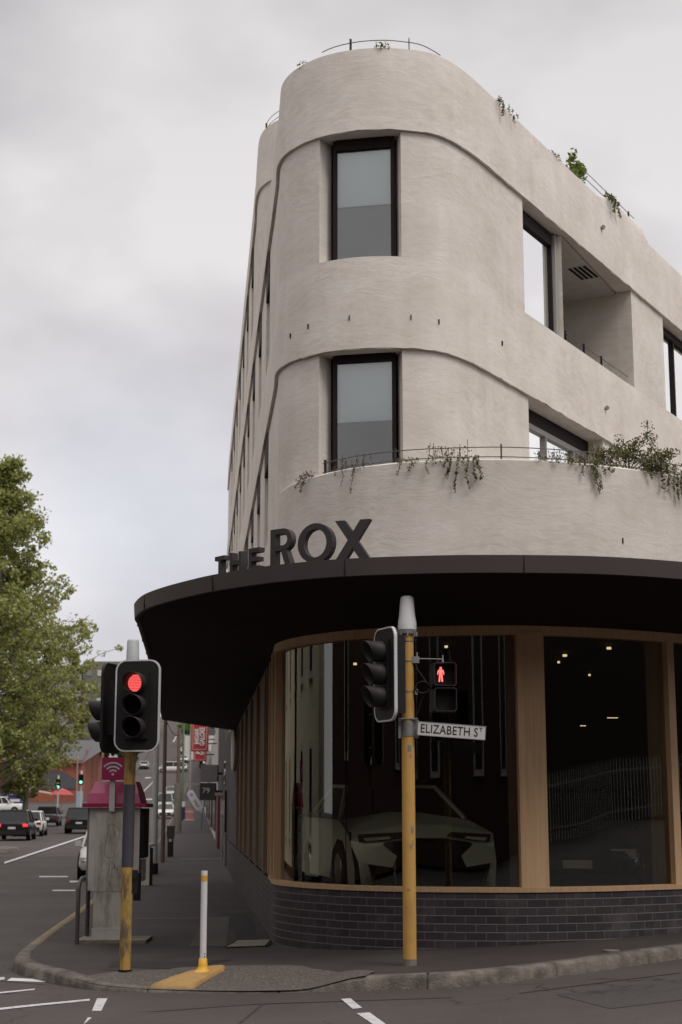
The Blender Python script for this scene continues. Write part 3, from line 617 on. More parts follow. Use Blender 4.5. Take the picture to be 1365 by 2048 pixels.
# upper rear volume
T3 = Path([(lx(58), 58), (lx(40) , 40), (lx(30.5), 30.5), (-1.69, 29.6), (-1.62, 29.02), (-1.5, 28.62), (-1.23, 28.22), (-.8, 27.95), (0, 27.8), (1.2, 27.9), (1.9, 28.6), (2.4, 30), (4, 36), (6, 44)])
ops3 = [(T3.near(lx(y0 + 1.25), y0 + 1.25), T3.near(lx(y0), y0), 11.85, 13.65) for y0 in [32.0 + 3.2 * k for k in range(7)]]
g = grid_wall(T3, 0, T3.len, [11.2, 12, 13, 13.65], 0, .15, ops3, .27); g.build('rear_wall', 'plaster', B, uvs=g.uvs, fix=False)
g = grid_wall(T3, 0, T3.len, [13.65, 14, 14.4, 14.85], lambda z, s: .045 * max(0, (14.85 - z) / 1.2) ** .6, .1, [], .2, .02); g.build('rear_band', 'plaster', B, uvs=g.uvs, fix=False)
mb = MB(); vs, fs, uv = strip(T3, 0, T3.len, (.05, 13.652), (-.02, 13.652), .1); mb.add(vs, fs); vs, fs, uv2 = strip(T3, 0, T3.len, (0, 14.85), (-.3, 14.85), .1); mb.add(vs, fs); mb.build('rear_parapet', 'plaster', B, uvs=uv + uv2, fix=False)
ps = [T3.pos(T3.len * i / 200, -.1) for i in range(201)]; mb = MB(); mb.add([(p.x, p.y, 14.6) for p in ps], [tuple(range(201))]); mb.build('roof', 'bg_wall', B)

def window(P, sa, sb, za, zb, depth, mulls=(), fr=.06, glass='glass_up', frame='frame', blind=None, name='window', parent=None, straight=True, lining=None, topbar=None, label=None):
    """framed window standing 'depth' behind the path surface"""
    a = P.pos(sa, -depth); b = P.pos(sb, -depth); u = (b - a).normalized(); nrm = Vector((u.y, -u.x)); Wd = (b - a).length; H = zb - za
    Tm = Matrix(((u.x, -nrm.x, 0, a.x), (u.y, -nrm.y, 0, a.y), (0, 0, 1, za), (0, 0, 0, 1)))
    tb = topbar or fr
    mb = MB(); mb.box((fr / 2, 0, H / 2), (fr, .05, H), Tm); mb.box((Wd - fr / 2, 0, H / 2), (fr, .05, H), Tm)
    mb.box((Wd / 2, 0, H - tb / 2), (Wd - 2 * fr, .086, tb), Tm); mb.box((Wd / 2, 0, fr / 2), (Wd - 2 * fr, .086, fr), Tm)
    for m_ in mulls: mb.box((Wd * m_, 0, H / 2), (fr * .9, .08, H - .02), Tm)
    o = mb.build(name, frame, parent or B)
    if label: o['label'] = label
    mb = MB(); mb.add([(fr, .01, fr), (Wd - fr, .01, fr), (Wd - fr, .01, H - tb), (fr, .01, H - tb)], [(0, 1, 2, 3)], T=Tm); mb.build('pane', glass, o, fix=False)
    if blind is not None:
        mb = MB(); mb.box((Wd / 2, .05, (H + blind * H) / 2), (Wd - .02, .01, H * (1 - blind)), Tm); mb.build('blind', 'blind', o)
    if lining:
        mb = MB(); mb.box((Wd / 2, .09, H / 2), (Wd - .01, .01, H), Tm); mb.build('lining', lining, o)
    else:
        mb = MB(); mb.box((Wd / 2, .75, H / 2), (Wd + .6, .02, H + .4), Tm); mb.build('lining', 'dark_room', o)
    return o
# tower nose windows
window(T, fw[0] + .11, fw[1] - .05, 8.83, 10.6, .18, fr=.052, topbar=.15, blind=.47, lining='blind_dim')
window(T, fw[0] + .11, fw[1] - .05, 5.2, 7.56, .18, fr=.052, topbar=.10, blind=.62, lining=None)
# right facade, upper: glass then open balcony
sg = sT(3.52, 23.2)
window(T, rw1[0] + .02, sg, 8.83, 10.58, .2, fr=.09, topbar=.2, glass='glass_sky')
a = T.pos(sg, -.18); mb = MB(); mb.box((a.x, a.y, 9.7), (.1, .12, 1.76), rz=math.atan2(T.tan(sg).y, T.tan(sg).x)); mb.build('door_edge', 'frame_grey', B)
window(T, rw2[0] + .02, rw2[1] - .02, 8.83, 10.58, .2, mulls=(.24, .6), fr=.06, topbar=.14, glass='glass_sky')
window(T, rl[0] + .02, rl[1] - .02, 5.2, 7.34, .3, mulls=(.42, .8), fr=.055, topbar=.08, glass='glass_sky', frame='frame_grey')
a = T.pos(rl[0], -.3); b = T.pos(rl[1], -.3); c_ = (a + b) / 2; mb = MB(); mb.box((c_.x, c_.y, 7.44), ((b - a).length - .02, .1, .19), rz=math.atan2((b - a).y, (b - a).x)); mb.build('blind_box', 'frame', B)
# balcony recess box
tb_ = T.tan(sg); nb = T.nrm(sg)
p0 = T.pos(sg + .05, -.05); p1 = T.pos(rw1[1], -.27); p2 = p1 - nb * 2.6; p3 = p0 - nb * 2.6
mb = MB(); mb.add([V3(p1, 8.2), V3(p2, 8.2), V3(p2, 10.59), V3(p1, 10.59)], [(0, 1, 2, 3)]); mb.add([V3(p2, 8.2), V3(p3, 8.2), V3(p3, 10.59), V3(p2, 10.59)], [(0, 1, 2, 3)])
mb.add([V3(p3, 8.2), V3(p0, 8.2), V3(p0, 10.59), V3(p3, 10.59)], [(0, 1, 2, 3)])
uvb = [(v[1], v[2]) for v in mb.v]; mb.build('balcony_wall', 'plaster', B, uvs=uvb)
mb = MB(); mb.add([V3(p0, 10.57), V3(p1, 10.57), V3(p2, 10.57), V3(p3, 10.57)], [(0, 1, 2, 3)]); mb.build('balcony_ceiling', 'bg_white', B); mb = MB(); mb.add([V3(p0, 8.22), V3(p1, 8.22), V3(p2, 8.22), V3(p3, 8.22)], [(0, 1, 2, 3)]); mb.build('balcony_floor', 'bg_wall', B)
vt = MB(); c0 = Vector((4.12, 24.95)); an = math.atan2(tb_.y, tb_.x)
for k in range(4): q = c0 - nb * (.085 * k - .1); vt.box((q.x, q.y, 10.563), (.62, .045, .01), rz=an)
vt.build('ceiling_vent', 'black_matte', B)
q = T.pos(sg + .35, -.8); mb = MB(); mb.box((q.x - .05, q.y, 9.95), (.1, .1, .3)); mb.build('wall_lamp', 'black', B)
# left facade windows
for i, (a, b) in enumerate(left_ws):
    for PP, oa, ob, za, zb in ((T, a, b, 5.75, 7.54), (T, a, b, 8.83, 10.58)) + (((T3, ops3[i][0], ops3[i][1], 11.85, 13.63),) if i < len(ops3) else ()):
        wo_ = window(PP, oa + .01, ob - .01, za, zb, .16, fr=.05, frame='pale_frame', glass='pale_frame')
        c_ = PP.pos((oa + ob) / 2, -.07); t_ = PP.tan((oa + ob) / 2); mb = MB(); mb.box((c_.x, c_.y, zb - .24), (ob - oa - .04, .16, .46), rz=math.atan2(t_.y, t_.x)); mb.build('shade_box', 'frame', wo_)
# tie slots in the plaster
for x, y, z in ((-.66, 20.1, 7.93), (-.42, 19.85, 7.97), (.12, 19.52, 7.99), (.92, 19.5, 7.99), (1.26, 19.63, 7.97), (2.25, 21.0, 8.1)):
    s = T.near(x, y); p = T.pos(s, .04); mb = MB(); mb.box((p.x, p.y, z), (.009, .02, .07), rz=math.atan2(T.tan(s).y, T.tan(s).x)); mb.build('weep_slot', 'black_matte', B)
s = sW(3.48, 18.8); p = W.pos(s, 0); mb.box((p.x, p.y, 4.9), (.015, .03, .07)); mb.build('weep_slot', 'black_matte', B)
for x, y, z in ((4.35, 24.7, 11.25), (4.3, 24.6, 8.1), (6.6, 28.6, 11.3)):
    s = T.near(x, y); p = T.pos(s, .05); mb = MB(); mb.cyl((0, 0, 0), (0, -.05, 0), .035, .035, 10); o = mb.build('drain_spout', 'bg_wall', B); o.location = (p.x, p.y, z)

# ---- ground floor
sL = sW(lx(23.5), 23.5)           # end of the first glazed bays on the left street
sNose = sW(-.865, 20.6); sc0, sc1 = sW(2.095, 18.31), sW(2.41, 18.37); sm0, sm1 = sW(3.93, 19.05), sW(4.12, 19.16)
# dark brick: plinth everywhere, full height on the left side
g = grid_wall(W, 0, W.len, [-.5, 0, .4, .72], .03, .15); g.build('brick_plinth', 'brick', B, uvs=g.uvs, fix=False)
g = grid_wall(W, 0, sL, [.72, 1.5, 2.5, 4.1], .0, .5); g.build('brick_wall', 'brick', B, uvs=g.uvs, fix=False)
mb = sweep(W, sW(lx(21.9), 21.9), W.len, [(.045, .72), (.05, .775), (-.16, .78), (-.16, .72)], .1); mb.build('timber_sill', 'wood', B)
mb = sweep(W, sW(lx(21.9), 21.9), W.len, [(.03, 3.69), (.03, 3.82), (-.16, 3.82), (-.16, 3.69)], .1); mb.build('timber_head', 'wood', B)
def post(s, w_, dpt, off, m='wood', name='timber_post', z0=.76, z1=3.72):
    p = W.pos(s, off - dpt / 2); mb = MB(); mb.box((p.x, p.y, (z0 + z1) / 2), (w_, dpt, z1 - z0), rz=math.atan2(W.tan(s).y, W.tan(s).x)); return mb.build(name, m, B)
post((sc0 + sc1) / 2, .33, .5, .04); post(sm0 + .15, .11, .40, .035)
post(sm0 + 1.9, .14, .42, .035); post(sm0 + 3.8, .33, .5, .04); post(sm0 + 6, .14, .42, .035)
for y in (20.68, 21.35, 22.1): post(sW(lx(y), y), .085, .3, .05)
post(sW(-.83, 20.42), .05, .16, .035)
for y in (23.5, 26.55, 29.6, 32.65, 35.7, 38.8): post(sW(lx(y), y), .09, .10, .055, 'wood_dark', 'timber_fin', .8); post(sW(lx(y), y), .1, .12, .062, 'wood_end', 'fin_foot', .74, .8)
# curved shop glass with butt joints
for a, b in ((sW(lx(22.0), 22.0), sW(lx(20.75), 20.75)), (sW(-.84, 20.45), sc0 + .0), (sc1, sm0 + .11), (sm0 + .19, sm0 + 1.85), (sm0 + 1.95, sm0 + 3.6), (sm0 + 4, sm0 + 5.9)):
    mb = MB(); vs, fs, uv = strip(W, a, b, (-.05, .775), (-.05, 3.70), .08); mb.add(vs, fs, True); mb.build('shop_window', 'glass', B, fix=False)
for x, y in ((-.62, 19.75), (.02, 18.9)):
    s = W.near(x, y); p = W.pos(s, -.045); mb = MB(); mb.box((p.x, p.y, 2.24), (.012, .012, 2.92)); mb.build('glass_joint', 'black_matte', B)
# showroom
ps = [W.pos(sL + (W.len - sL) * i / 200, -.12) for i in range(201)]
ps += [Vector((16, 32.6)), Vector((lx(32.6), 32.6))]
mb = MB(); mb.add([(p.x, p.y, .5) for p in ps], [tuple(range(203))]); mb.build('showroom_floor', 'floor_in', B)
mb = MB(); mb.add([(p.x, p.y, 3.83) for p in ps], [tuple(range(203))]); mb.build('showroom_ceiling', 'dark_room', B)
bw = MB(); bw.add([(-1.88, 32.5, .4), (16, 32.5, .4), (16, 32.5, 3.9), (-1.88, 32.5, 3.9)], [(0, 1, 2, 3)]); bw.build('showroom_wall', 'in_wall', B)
for x, y, r, z in ((1.4, 20.6, .035, 3.80), (3.6, 20.8, .05, 3.80), (3.15, 21.8, .05, 3.8), (3.2, 22.8, .03, 3.8), (.2, 22, .04, 3.7), (1.5, 24, .035, 3.8), (4.0, 25, .03, 3.8)):
    mb = MB(); mb.cyl((x, y, z), (x, y, z - .03), r * .62, r * .62, 12); o = mb.build('downlight', 'lamp', B)
for x, y, l, z in ((4.35, 25, .17, 3.1), (3.95, 25.5, .09, 3.0), (3.5, 26, .2, 1.9), (3.5, 25, .12, 1.1)):
    mb = MB(); mb.box((x, y, z), (l, .03, .012)); o = mb.build('strip_light', 'lamp', B)
# ---- awning
ck = [(0, 0), (C.near(-3.29, 26.7), sW(lx(26.7), 26.7)), (C.near(-2.72, 20.6), sW(lx(21.6), 21.6)), (C.near(-2.34, 18.83), sW(-.85, 20.4)), (C.near(-1.01, 16.95), sW(-.5, 19.55)), (C.near(.09, 16.25), sW(.3, 18.7)), (C.near(1.66, 16.01), sW(1.85, 18.31)), (C.near(3.66, 16.47), sW(4.2, 19.2)), (C.len, W.len)]
ck[0] = (0, sW(lx(43), 43))
def ruled(zc, zw, co, wo, name, m):
    n = 260; mm_ = 8; vs = []
    for i in range(n + 1):
        s = C.len * i / n; a = C.pos(s, co); b = W.pos(interp(ck, s), wo)
        for j in range(mm_ + 1): q = a.lerp(b, j / mm_); vs.append((q.x, q.y, zc + (zw - zc) * j / mm_))
    mb = MB(); mb.add(vs, [(i * (mm_ + 1) + j, (i + 1) * (mm_ + 1) + j, (i + 1) * (mm_ + 1) + j + 1, i * (mm_ + 1) + j + 1) for i in range(n) for j in range(mm_)], True); return mb
A = bpy.data.objects.new('awning', None); COL.objects.link(A); A.parent = B
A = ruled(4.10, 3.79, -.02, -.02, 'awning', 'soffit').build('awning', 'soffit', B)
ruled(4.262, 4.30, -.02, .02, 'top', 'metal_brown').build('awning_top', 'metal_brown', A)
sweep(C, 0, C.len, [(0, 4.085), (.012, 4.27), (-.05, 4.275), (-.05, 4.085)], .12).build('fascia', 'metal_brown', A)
for k in range(14):
    sv = C.near(-2.72, 20.6) - 6 + 1.9 * k; p = C.pos(sv, .008); t_ = C.tan(sv); mb = MB(); mb.box((p.x, p.y, 4.178), (.006, .012, .18), rz=math.atan2(t_.y, t_.x)); mb.build('seam', 'black_matte', A)
mb = MB(); a = C.pos(0); b = W.pos(sW(lx(43), 43)); mb.add([(a.x, a.y, 4.09), (b.x, b.y, 3.79), (b.x, b.y, 4.3), (a.x, a.y, 4.27)], [(0, 1, 2, 3)]); mb.build('end_plate', 'metal_brown', A)
# ---- railings: posts and wires
def railing(P, name, label, s0, s1, z, h, wires, off, posts, m='rail', group=None, par=None):
    r = thing(name, (0, 0, 0), label, 'railing', group=group)
    for zz in wires:
        n = int((s1 - s0) / .15); mb = MB(); mb.tube([V3(P.pos(s0 + (s1 - s0) * i / n, off), z + zz) for i in range(n + 1)], .0065, 6); mb.build('wire', m, r)
    for s in posts:
        p = P.pos(s, off); mb = MB(); mb.box((p.x, p.y, z + h / 2), (.035, .012, h), rz=math.atan2(P.tan(s).y, P.tan(s).x) + 1.2); mb.build('post', 'black', r)
    return r
railing(W, 'cable_railing', 'two-wire cable railing along the terrace parapet above the shop sign', sW(-.33, 19.3), W.len, 5.83, .21, (.17, .05), -.12, [sW(-.3, 19.27), sW(.6, 18.55), sW(1.98, 18.31), sW(3.35, 18.7), sW(4.8, 19.6)])
railing(T, 'cable_railing', 'thin wire railing arching over the rounded roof top', sT(-.5, 19.9), sT(1.65, 20.0), 11.8, .33, (.27,), -.3, [sT(.02, 19.55), sT(1.0, 19.5)])
railing(T, 'cable_railing', 'short wire railing with black posts on the raised bit of roof parapet', sT(4.2, 24.4), sT(5.45, 26.6), 11.95, .3, (.27, .14), -.15, [sT(4.85, 25.6), sT(5.3, 26.35)])
railing(T, 'cable_railing', 'low wire railing with black posts across the open balcony', sg + .15, rw1[1], 8.83, .26, (.22, .1), -.12, [sg + .3, sg + 1.1, sg + 1.9])
railing(T3, 'cable_railing', 'double wire railing on the taller rear block at the left roof edge', T3.near(-1.6, 28.9), T3.near(-.6, 27.87), 14.85, .3, (.27, .15), -.12, [T3.near(-1.6, 28.95)])

# ---- letters THE ROX
SG = thing('building_sign', (0, 0, 4.27), 'three-dimensional dark letters THE ROX standing on the brown awning edge', 'sign')
def bar(x0, z0, x1, z1, w_):   # slanted bar as polygon
    dx, dz = x1 - x0, z1 - z0; return [(x0, z0), (x0 + w_, z0), (x1 + w_, z1), (x1, z1)]
def letter(name, polys, rings, s, h, wd, dep=.085, off=-.16):
    p = C.pos(s, off); t = C.tan(s); nn = C.nrm(s)
    Tm = Matrix(((t.x, -nn.x, 0, p.x), (t.y, -nn.y, 0, p.y), (0, 0, 1, 0), (0, 0, 0, 1)))
    mb = MB()
    for po in polys: mb.prism([(x * wd, z * h) for x, z in po], -dep / 2, dep / 2, Tm)
    for ou, inn in rings: mb.ring([(x * wd, z * h) for x, z in ou], [(x * wd, z * h) for x, z in inn], -dep / 2, dep / 2, Tm)
    o = mb.build(name, 'letter', SG); return o
rect = lambda x0, z0, x1, z1: [(x0, z0), (x1, z0), (x1, z1), (x0, z1)]
def ell(cx, cz, rx, rz, a0, a1, n): return [(cx + rx * math.cos(R_(a0 + (a1 - a0) * i / n)), cz + rz * math.sin(R_(a0 + (a1 - a0) * i / n))) for i in range(n + 1)]
# each in a unit cell x -.5..+.5, z 0..1
LT = ([rect(-.5, .79, .5, 1), rect(-.12, 0, .12, .79)], [])
LH = ([rect(-.5, 0, -.27, 1), rect(.27, 0, .5, 1), rect(-.27, .41, .27, .6)], [])
LE = ([rect(-.5, 0, -.24, 1), rect(-.24, .8, .5, 1), rect(-.24, .41, .42, .6), rect(-.24, 0, .5, .2)], [])
rb_o = [(-.5, 1)] + [(.0, 1)] + ell(.08, .71, .4, .29, 88, -88, 12) + [(-.5, .42)]
arc_o = [(-.25, 1.0)] + ell(.1, .71, .4, .29, 90, -90, 14) + [(-.25, .42)]
arc_i = [(-.25, .86)] + ell(.1, .71, .2, .15, 90, -90, 14) + [(-.25, .56)]
rpoly = []
for i in range(len(arc_o) - 1): rpoly.append([arc_o[i], arc_o[i + 1], arc_i[i + 1], arc_i[i]])
LR = ([rect(-.5, 0, -.25, 1)] + rpoly + [[(.0, .43), (.24, .46), (.5, 0), (.22, 0)]], [])
LO = ([], [(ell(0, .5, .5, .5, 0, 345, 23), ell(0, .5, .325, .355, 0, 345, 23))])
LX = ([[(-.5, 0), (-.22, 0), (.5, 1), (.22, 1)], [(.22, 0), (.5, 0), (.14, .49), (0, .29)], [(-.5, 1), (-.22, 1), (.0, .71), (-.14, .51)]], [])
def sC(x, y): return C.near(x, y)
for nm, g_, x, wd, h in (('letter_t', LT, -1.36, .185, .235), ('letter_h', LH, -1.16, .2, .245), ('letter_e', LE, -.945, .175, .255)):
    s = min((C.len * i / 4000 for i in range(4001)), key=lambda q: abs(C.pos(q, -.16).x - x)); letter(nm, g_[0], g_[1], s, h, wd)
for nm, g_, x, wd, h in (('letter_r', LR, -.635, .30, .425), ('letter_o', LO, -.262, .445, .44), ('letter_x', LX, .135, .40, .44)):
    s = min((C.len * i / 4000 for i in range(4001)), key=lambda q: abs(C.pos(q, -.16).x - x)); letter(nm, g_[0], g_[1], s, h, wd)

# ================================================================ plants
def leaves(mb, c, r, n, size, sq=1.0, rnd=random):
    for _ in range(n):
        while True:
            p = Vector((rnd.uniform(-1, 1), rnd.uniform(-1, 1), rnd.uniform(-1, 1)))
            if p.length <= 1: break
        p = Vector(c) + Vector((p.x * r[0], p.y * r[1], p.z * r[2])); s = size * rnd.uniform(.6, 1.3)
        u = Vector((rnd.gauss(0, 1), rnd.gauss(0, 1), rnd.gauss(0, 1))).normalized(); v = u.orthogonal().normalized(); v = Matrix.Rotation(rnd.uniform(0, 6.28), 3, u) @ v; w_ = u.cross(v)
        mb.add([p - v * s * .5, p + w_ * s * .3 * sq, p + v * s * .5, p - w_ * s * .3 * sq], [(0, 1, 2, 3)])
def hang(P, off, label, x, y, z, width, strands, mat_, leaf=.035, up=.06, name='trailing_plant', dens=22, grp=None):
    s0 = P.near(x, y); leaf *= 1.15; dens *= 1.5; r = thing(name, (0, 0, 0), label, 'plant', group=grp); fol = MB(); st = MB()
    for ds_, L_ in strands:
        s = s0 + ds_; pts = []
        for k in range(7):
            t = k / 6; p = P.pos(s + .02 * math.sin(t * 5 + ds_ * 9), off + .03 + .02 * t); pts.append(V3(p, z + .03 - L_ * t))
        st.tube(pts, .003, 4)
        for k in range(int(dens * max(.3, L_ / .25))):
            t = random.random(); q = pts[min(5, int(t * 6))].lerp(pts[min(6, int(t * 6) + 1)], t * 6 % 1); leaves(fol, q, (.022, .022, .025), 1, leaf)
    n = int(width * 160)
    for _ in range(n):
        s = s0 + random.uniform(-width / 2, width / 2); p = P.pos(s, off - .03 + random.uniform(-.05, .06))
        leaves(fol, V3(p, z + up * .4), (.03, .03, up), 2, leaf)
        if random.random() < .12: st.tube([V3(p, z), V3(p, z) + Vector((random.uniform(-.03, .03), 0, up * random.uniform(1, 2)))], .003, 4)
    fol.build('foliage', mat_, r); st.build('stem', 'stem', r); return r
zp = 5.83
hang(W, .02, 'dry brown plant trailing at the left end of the terrace parapet', -.45, 19.5, zp, .35, [(-.12, .16), (-.05, .1), (0, .22), (.07, .14)], 'leaf_dry', .026, .07, dens=26)
hang(W, .02, 'straggly dry plant trailing between the first and second railing posts above the letter X', .15, 18.8, zp, .5, [(-.25, .12), (-.13, .26), (.02, .38), (.05, .15), (.2, .08)], 'leaf_dry', .024, .09, dens=16)
hang(W, .02, 'two small green tufts hanging right of the second terrace railing post', .8, 18.47, zp, .26, [(-.1, .2), (.05, .17), (.1, .12), (.25, .22)], 'leaf_olive', .026, .03, dens=22)
hang(W, .02, 'full green plant spilling over the terrace parapet at its middle', 1.3, 18.37, zp, .55, [(-.02, .28), (-.06, .15), (.0, .24), (.08, .46), (.18, .12), (.22, .4), (.3, .32), (.34, .18), (.36, .3)], 'leaf_olive', .03, .13, dens=26)
hang(W, .02, 'green trailing plant with one long tail near the right end of the terrace parapet', 2.8, 18.47, zp, .9, [(-.2, .06), (.1, .08), (.15, .22), (.0, .08), (.25, .12), (.3, .3), (.33, .42), (.36, .36), (.42, .15), (.5, .1), (.55, .12)], 'leaf_olive', .03, .09, dens=30)
hang(W, .02, 'thick trailing plant hanging below the bush at the right picture edge', 4.1, 19.15, zp, .8, [(-.3, .15), (-.1, .25), (0, .3), (.1, .26), (.17, .36), (.24, .38), (.3, .3), (.4, .25), (.5, .4), (.6, .2)], 'leaf_olive', .032, .1, dens=30)
hang(T, .03, 'small tuft hanging from the right-hand roof edge', 2.3, 21.1, 11.8, .15, [(-.1, .12), (0, .28), (.03, .25), (.25, .15), (.4, .22), (.55, .1)], 'leaf_olive', .03, .03)
hang(T, .0, 'tiny green sprig on top of the rounded roof parapet', .55, 19.45, 11.8, .2, [(0, .02)], 'leaf_olive', .03, .06)
hang(T, .0, 'tiny sprig at the left shoulder of the rounded roof', -.55, 19.97, 11.8, .12, [(0, .03)], 'leaf_olive', .025, .06)
hang(T, .0, 'faint sprigs along the roof edge before the bright green bush', 3.4, 23.0, 11.8, .5, [(0, .03)], 'leaf_olive', .025, .03)
hang(T, .04, 'yellowish plant hanging beside the short roof railing', 4.6, 25.1, 11.95, .3, [(-.1, .15), (0, .3), (.1, .2), (.25, .28)], 'leaf_olive', .045, .06, dens=30)
# roof bush and terrace bush
def bush(name, label, base, branches, mat_, leaf, n, blob, k_=1):
    r = thing(name, base, label, 'plant'); st = MB(); fo = MB()
    for d_, L_ in branches:
        L_ *= k_
        d_ = Vector(d_).normalized(); pts = [Vector((0, 0, 0))]; p = Vector((0, 0, 0)); dd = d_.copy()
        for k in range(5):
            dd = (dd + Vector((random.gauss(0, .12), random.gauss(0, .12), random.gauss(0, .1)))).normalized(); p = p + dd * L_ / 5; pts.append(p.copy())
            if k > 0:
                tw = (dd + Vector((random.gauss(0, .6), random.gauss(0, .6), random.gauss(0, .4)))).normalized(); e = p + tw * L_ * .28
                st.tube([p, e], [.004, .002], 4); leaves(fo, e, blob, n // 2, leaf); leaves(fo, (p + e) / 2, blob, n // 3, leaf)
        st.tube(pts, [.009 - .0012 * k for k in range(6)], 5)
        leaves(fo, p, blob, n, leaf)
    fo.build('foliage', mat_, r); st.build('stem', 'stem', r); return r
q = T.pos(sT(3.98, 24.0), -.2)
bush('roof_shrub', 'bright green leafy shrub standing up from the roof edge', (q.x, q.y, 11.75), [((-.5, -.1, .7), .45), ((-.1, 0, 1), .75), ((.25, 0, 1), .85), ((.5, 0, .6), .5), ((.1, 0, 1), .6)], 'leaf_bright', .07, 34, (.08, .08, .08), .62)
q = W.pos(sW(3.72, 18.9), -.15)
bush('terrace_bush', 'open branching bush with small leaves on the terrace at the right picture edge', (q.x, q.y, 5.8), [((-.9, 0, .45), .75), ((-.6, 0, .55), .6), ((-.3, 0, .7), .7), ((.1, 0, .8), .65), ((.4, 0, .7), .8), ((.8, 0, .5), .9), ((1, .2, .3), .95), ((.6, .1, .5), 1.0), ((.9, 0, .15), .7), ((.5, 0, 1), .95), ((-1, 0, .7), .8), ((.2, .1, .55), .5)], 'leaf_olive', .036, 62, (.09, .09, .06), .56)

# ================================================================ traffic signals
def lens_visor(par, c, r=.1, L=.21, lit=None, sq=False):
    """lens disc + hooded visor; local frame faces -y; c = (x, y, z) of the lens"""
    x, y, z = c; n = 28
    mb = MB(); mb.cyl((x, y - .012, z), (x, y, z), r * .97, r * .97, n)
    mb.build('lens', {'red': 'led_red_dim', 'green': 'led_green', None: 'black_matte'}[lit], par)
    if lit == 'red':
        mb = MB()
        for k in range(-5, 6):
            zz = k * r * .165; hw = math.sqrt(max(0, (r * .93) ** 2 - zz * zz)); mb.box((x, y - .016, z + zz), (2 * hw, .006, r * .09))
        mb.build('light_rows', 'led_red', par)
    vs = []; fs = []
    for k, (rr, o) in enumerate(((r * 1.1, 0), (r * 1.1, 1), (r * 1.05, 1), (r * 1.05, 0))):
        for i in range(n):
            a = 2 * math.pi * i / n; l = L * (.78 + .22 * math.sin(a)) if o else 0
            vs.append((x + rr * math.cos(a), y - l, z + rr * math.sin(a)))
    for k in range(3):
        for i in range(n): fs.append((k * n + i, k * n + (i + 1) % n, (k + 1) * n + (i + 1) % n, (k + 1) * n + i))
    mb = MB(); mb.add(vs, fs, True); mb.build('visor', 'visor' if lit != 'red' else 'visor_lit', par)
M['visor_lit'] = M['visor']
def vehicle_head(par, loc, rz, lit=(None, None, None), W_=.5, H_=.98, lenses=(.235, 0, -.235), back=False, name='signal_head'):
    h = MB(); h.prism(rrect(W_ - .03, H_ - .03, .11), -.012, .012); h.box((0, .08, 0), (.29, .16, .27 * 3 if len(lenses) == 3 else .27 * 2 + .05))
    h.box((0, -.025, sum(lenses) / len(lenses)), (.26, .03, .235 * len(lenses) + .01))
    o = h.build(name, 'black', par); o.location = loc; o.rotation_euler = (0, 0, rz)
    mb = MB(); mb.ring(rrect(W_, H_, .12), rrect(W_ - .032, H_ - .032, .104), -.016, .016)
    mb.build('border', 'rim' if not back else 'black', o)
    for z, l in zip(lenses, lit): lens_visor(o, (0, -.045, z), lit=l)
    return o
# left signal post
S1 = thing('traffic_signal', (-2.285, 17.0, fz(-2.285, 17.0)), 'red traffic light on a worn yellow and grey post beside the magenta phone booth', 'traffic light')
g0 = S1.location.z
def zz(z): return z - g0
mb = MB(); mb.cyl((0, 0, -.02), (0, 0, zz(1.05)), .062, .062, 24); mb.build('pole', 'ply', S1)
mb = MB(); mb.cyl((0, 0, zz(1.05)), (0, 0, zz(1.92)), .0635, .0635, 24); mb.build('painted_section', 'pole_grey', S1)
mb = MB(); mb.cyl((0, 0, zz(1.92)), (0, 0, zz(3.2)), .062, .062, 24); mb.build('pole', 'ply', S1)
mb = MB(); mb.lathe([(.075, zz(3.17)), (.073, zz(3.22)), (.066, zz(3.47)), (.058, zz(3.49)), (0.001, zz(3.495))], 24); mb.build('cap', 'cap', S1)
mb = MB(); mb.cyl((0, 0, -.005), (0, 0, .03), .075, .07, 20); mb.build('base_collar', 'black_matte', S1)
vehicle_head(S1, (.105, -.3, zz(2.75)), R_(-11), ('red', None, None))
vehicle_head(S1, (-.25, .2, zz(2.75)), R_(-106), (None, None), lenses=(-.02, -.255), back=True)
for z in (2.95, 2.5):
    mb = MB(); mb.cyl((0, 0, zz(z)), (.06, -.2, zz(z)), .016, .016, 8); mb.cyl((0, 0, zz(z) - .02), (0, 0, zz(z) + .02), .072, .072, 20); mb.cyl((0, 0, zz(z)), (-.1, .2, zz(z)), .016, .016, 8); mb.build('bracket', 'galv', S1)
mb = MB(); mb.box((.085, .0, zz(.9)), (.055, .06, .24)); mb.box((.085, -.035, zz(.95)), (.035, .02, .04)); mb.build('push_button', 'black', S1)
# main post
S2 = thing('traffic_signal', (.70, 16.33, fz(.70, 16.33)), 'yellow signal post with a white cap carrying side-facing lights and a red walking-man light', 'traffic light')
g0 = S2.location.z
mb = MB(); mb.cyl((0, 0, .06), (0, 0, zz(3.5)), .069, .066, 28); mb.build('pole', 'pole_yellow', S2)
mb = MB(); mb.cyl((0, 0, -.01), (0, 0, .065), .072, .071, 24); mb.build('base_collar', 'concrete', S2)
mb = MB(); mb.lathe([(.0995, zz(3.52)), (.098, zz(3.6)), (.086, zz(3.66)), (.074, zz(3.82)), (.066, zz(3.865)), (.045, zz(3.88)), (.001, zz(3.882))], 32); mb.build('cap', 'cap_white', S2)
mb = MB(); mb.cyl((0, 0, zz(3.475)), (0, 0, zz(3.522)), .094, .1, 24)
for k in range(8): a = k * .785; mb.box((.1 * math.cos(a), .1 * math.sin(a), zz(3.475)), (.018, .018, .05), rz=a)
mb.build('cap_ring', 'galv', S2)
for z in (3.4, 3.19, 2.87):
    mb = MB(); mb.cyl((0, 0, zz(z) - .006), (0, 0, zz(z) + .006), .0715, .0715, 24); mb.build('clamp_band', 'galv', S2)
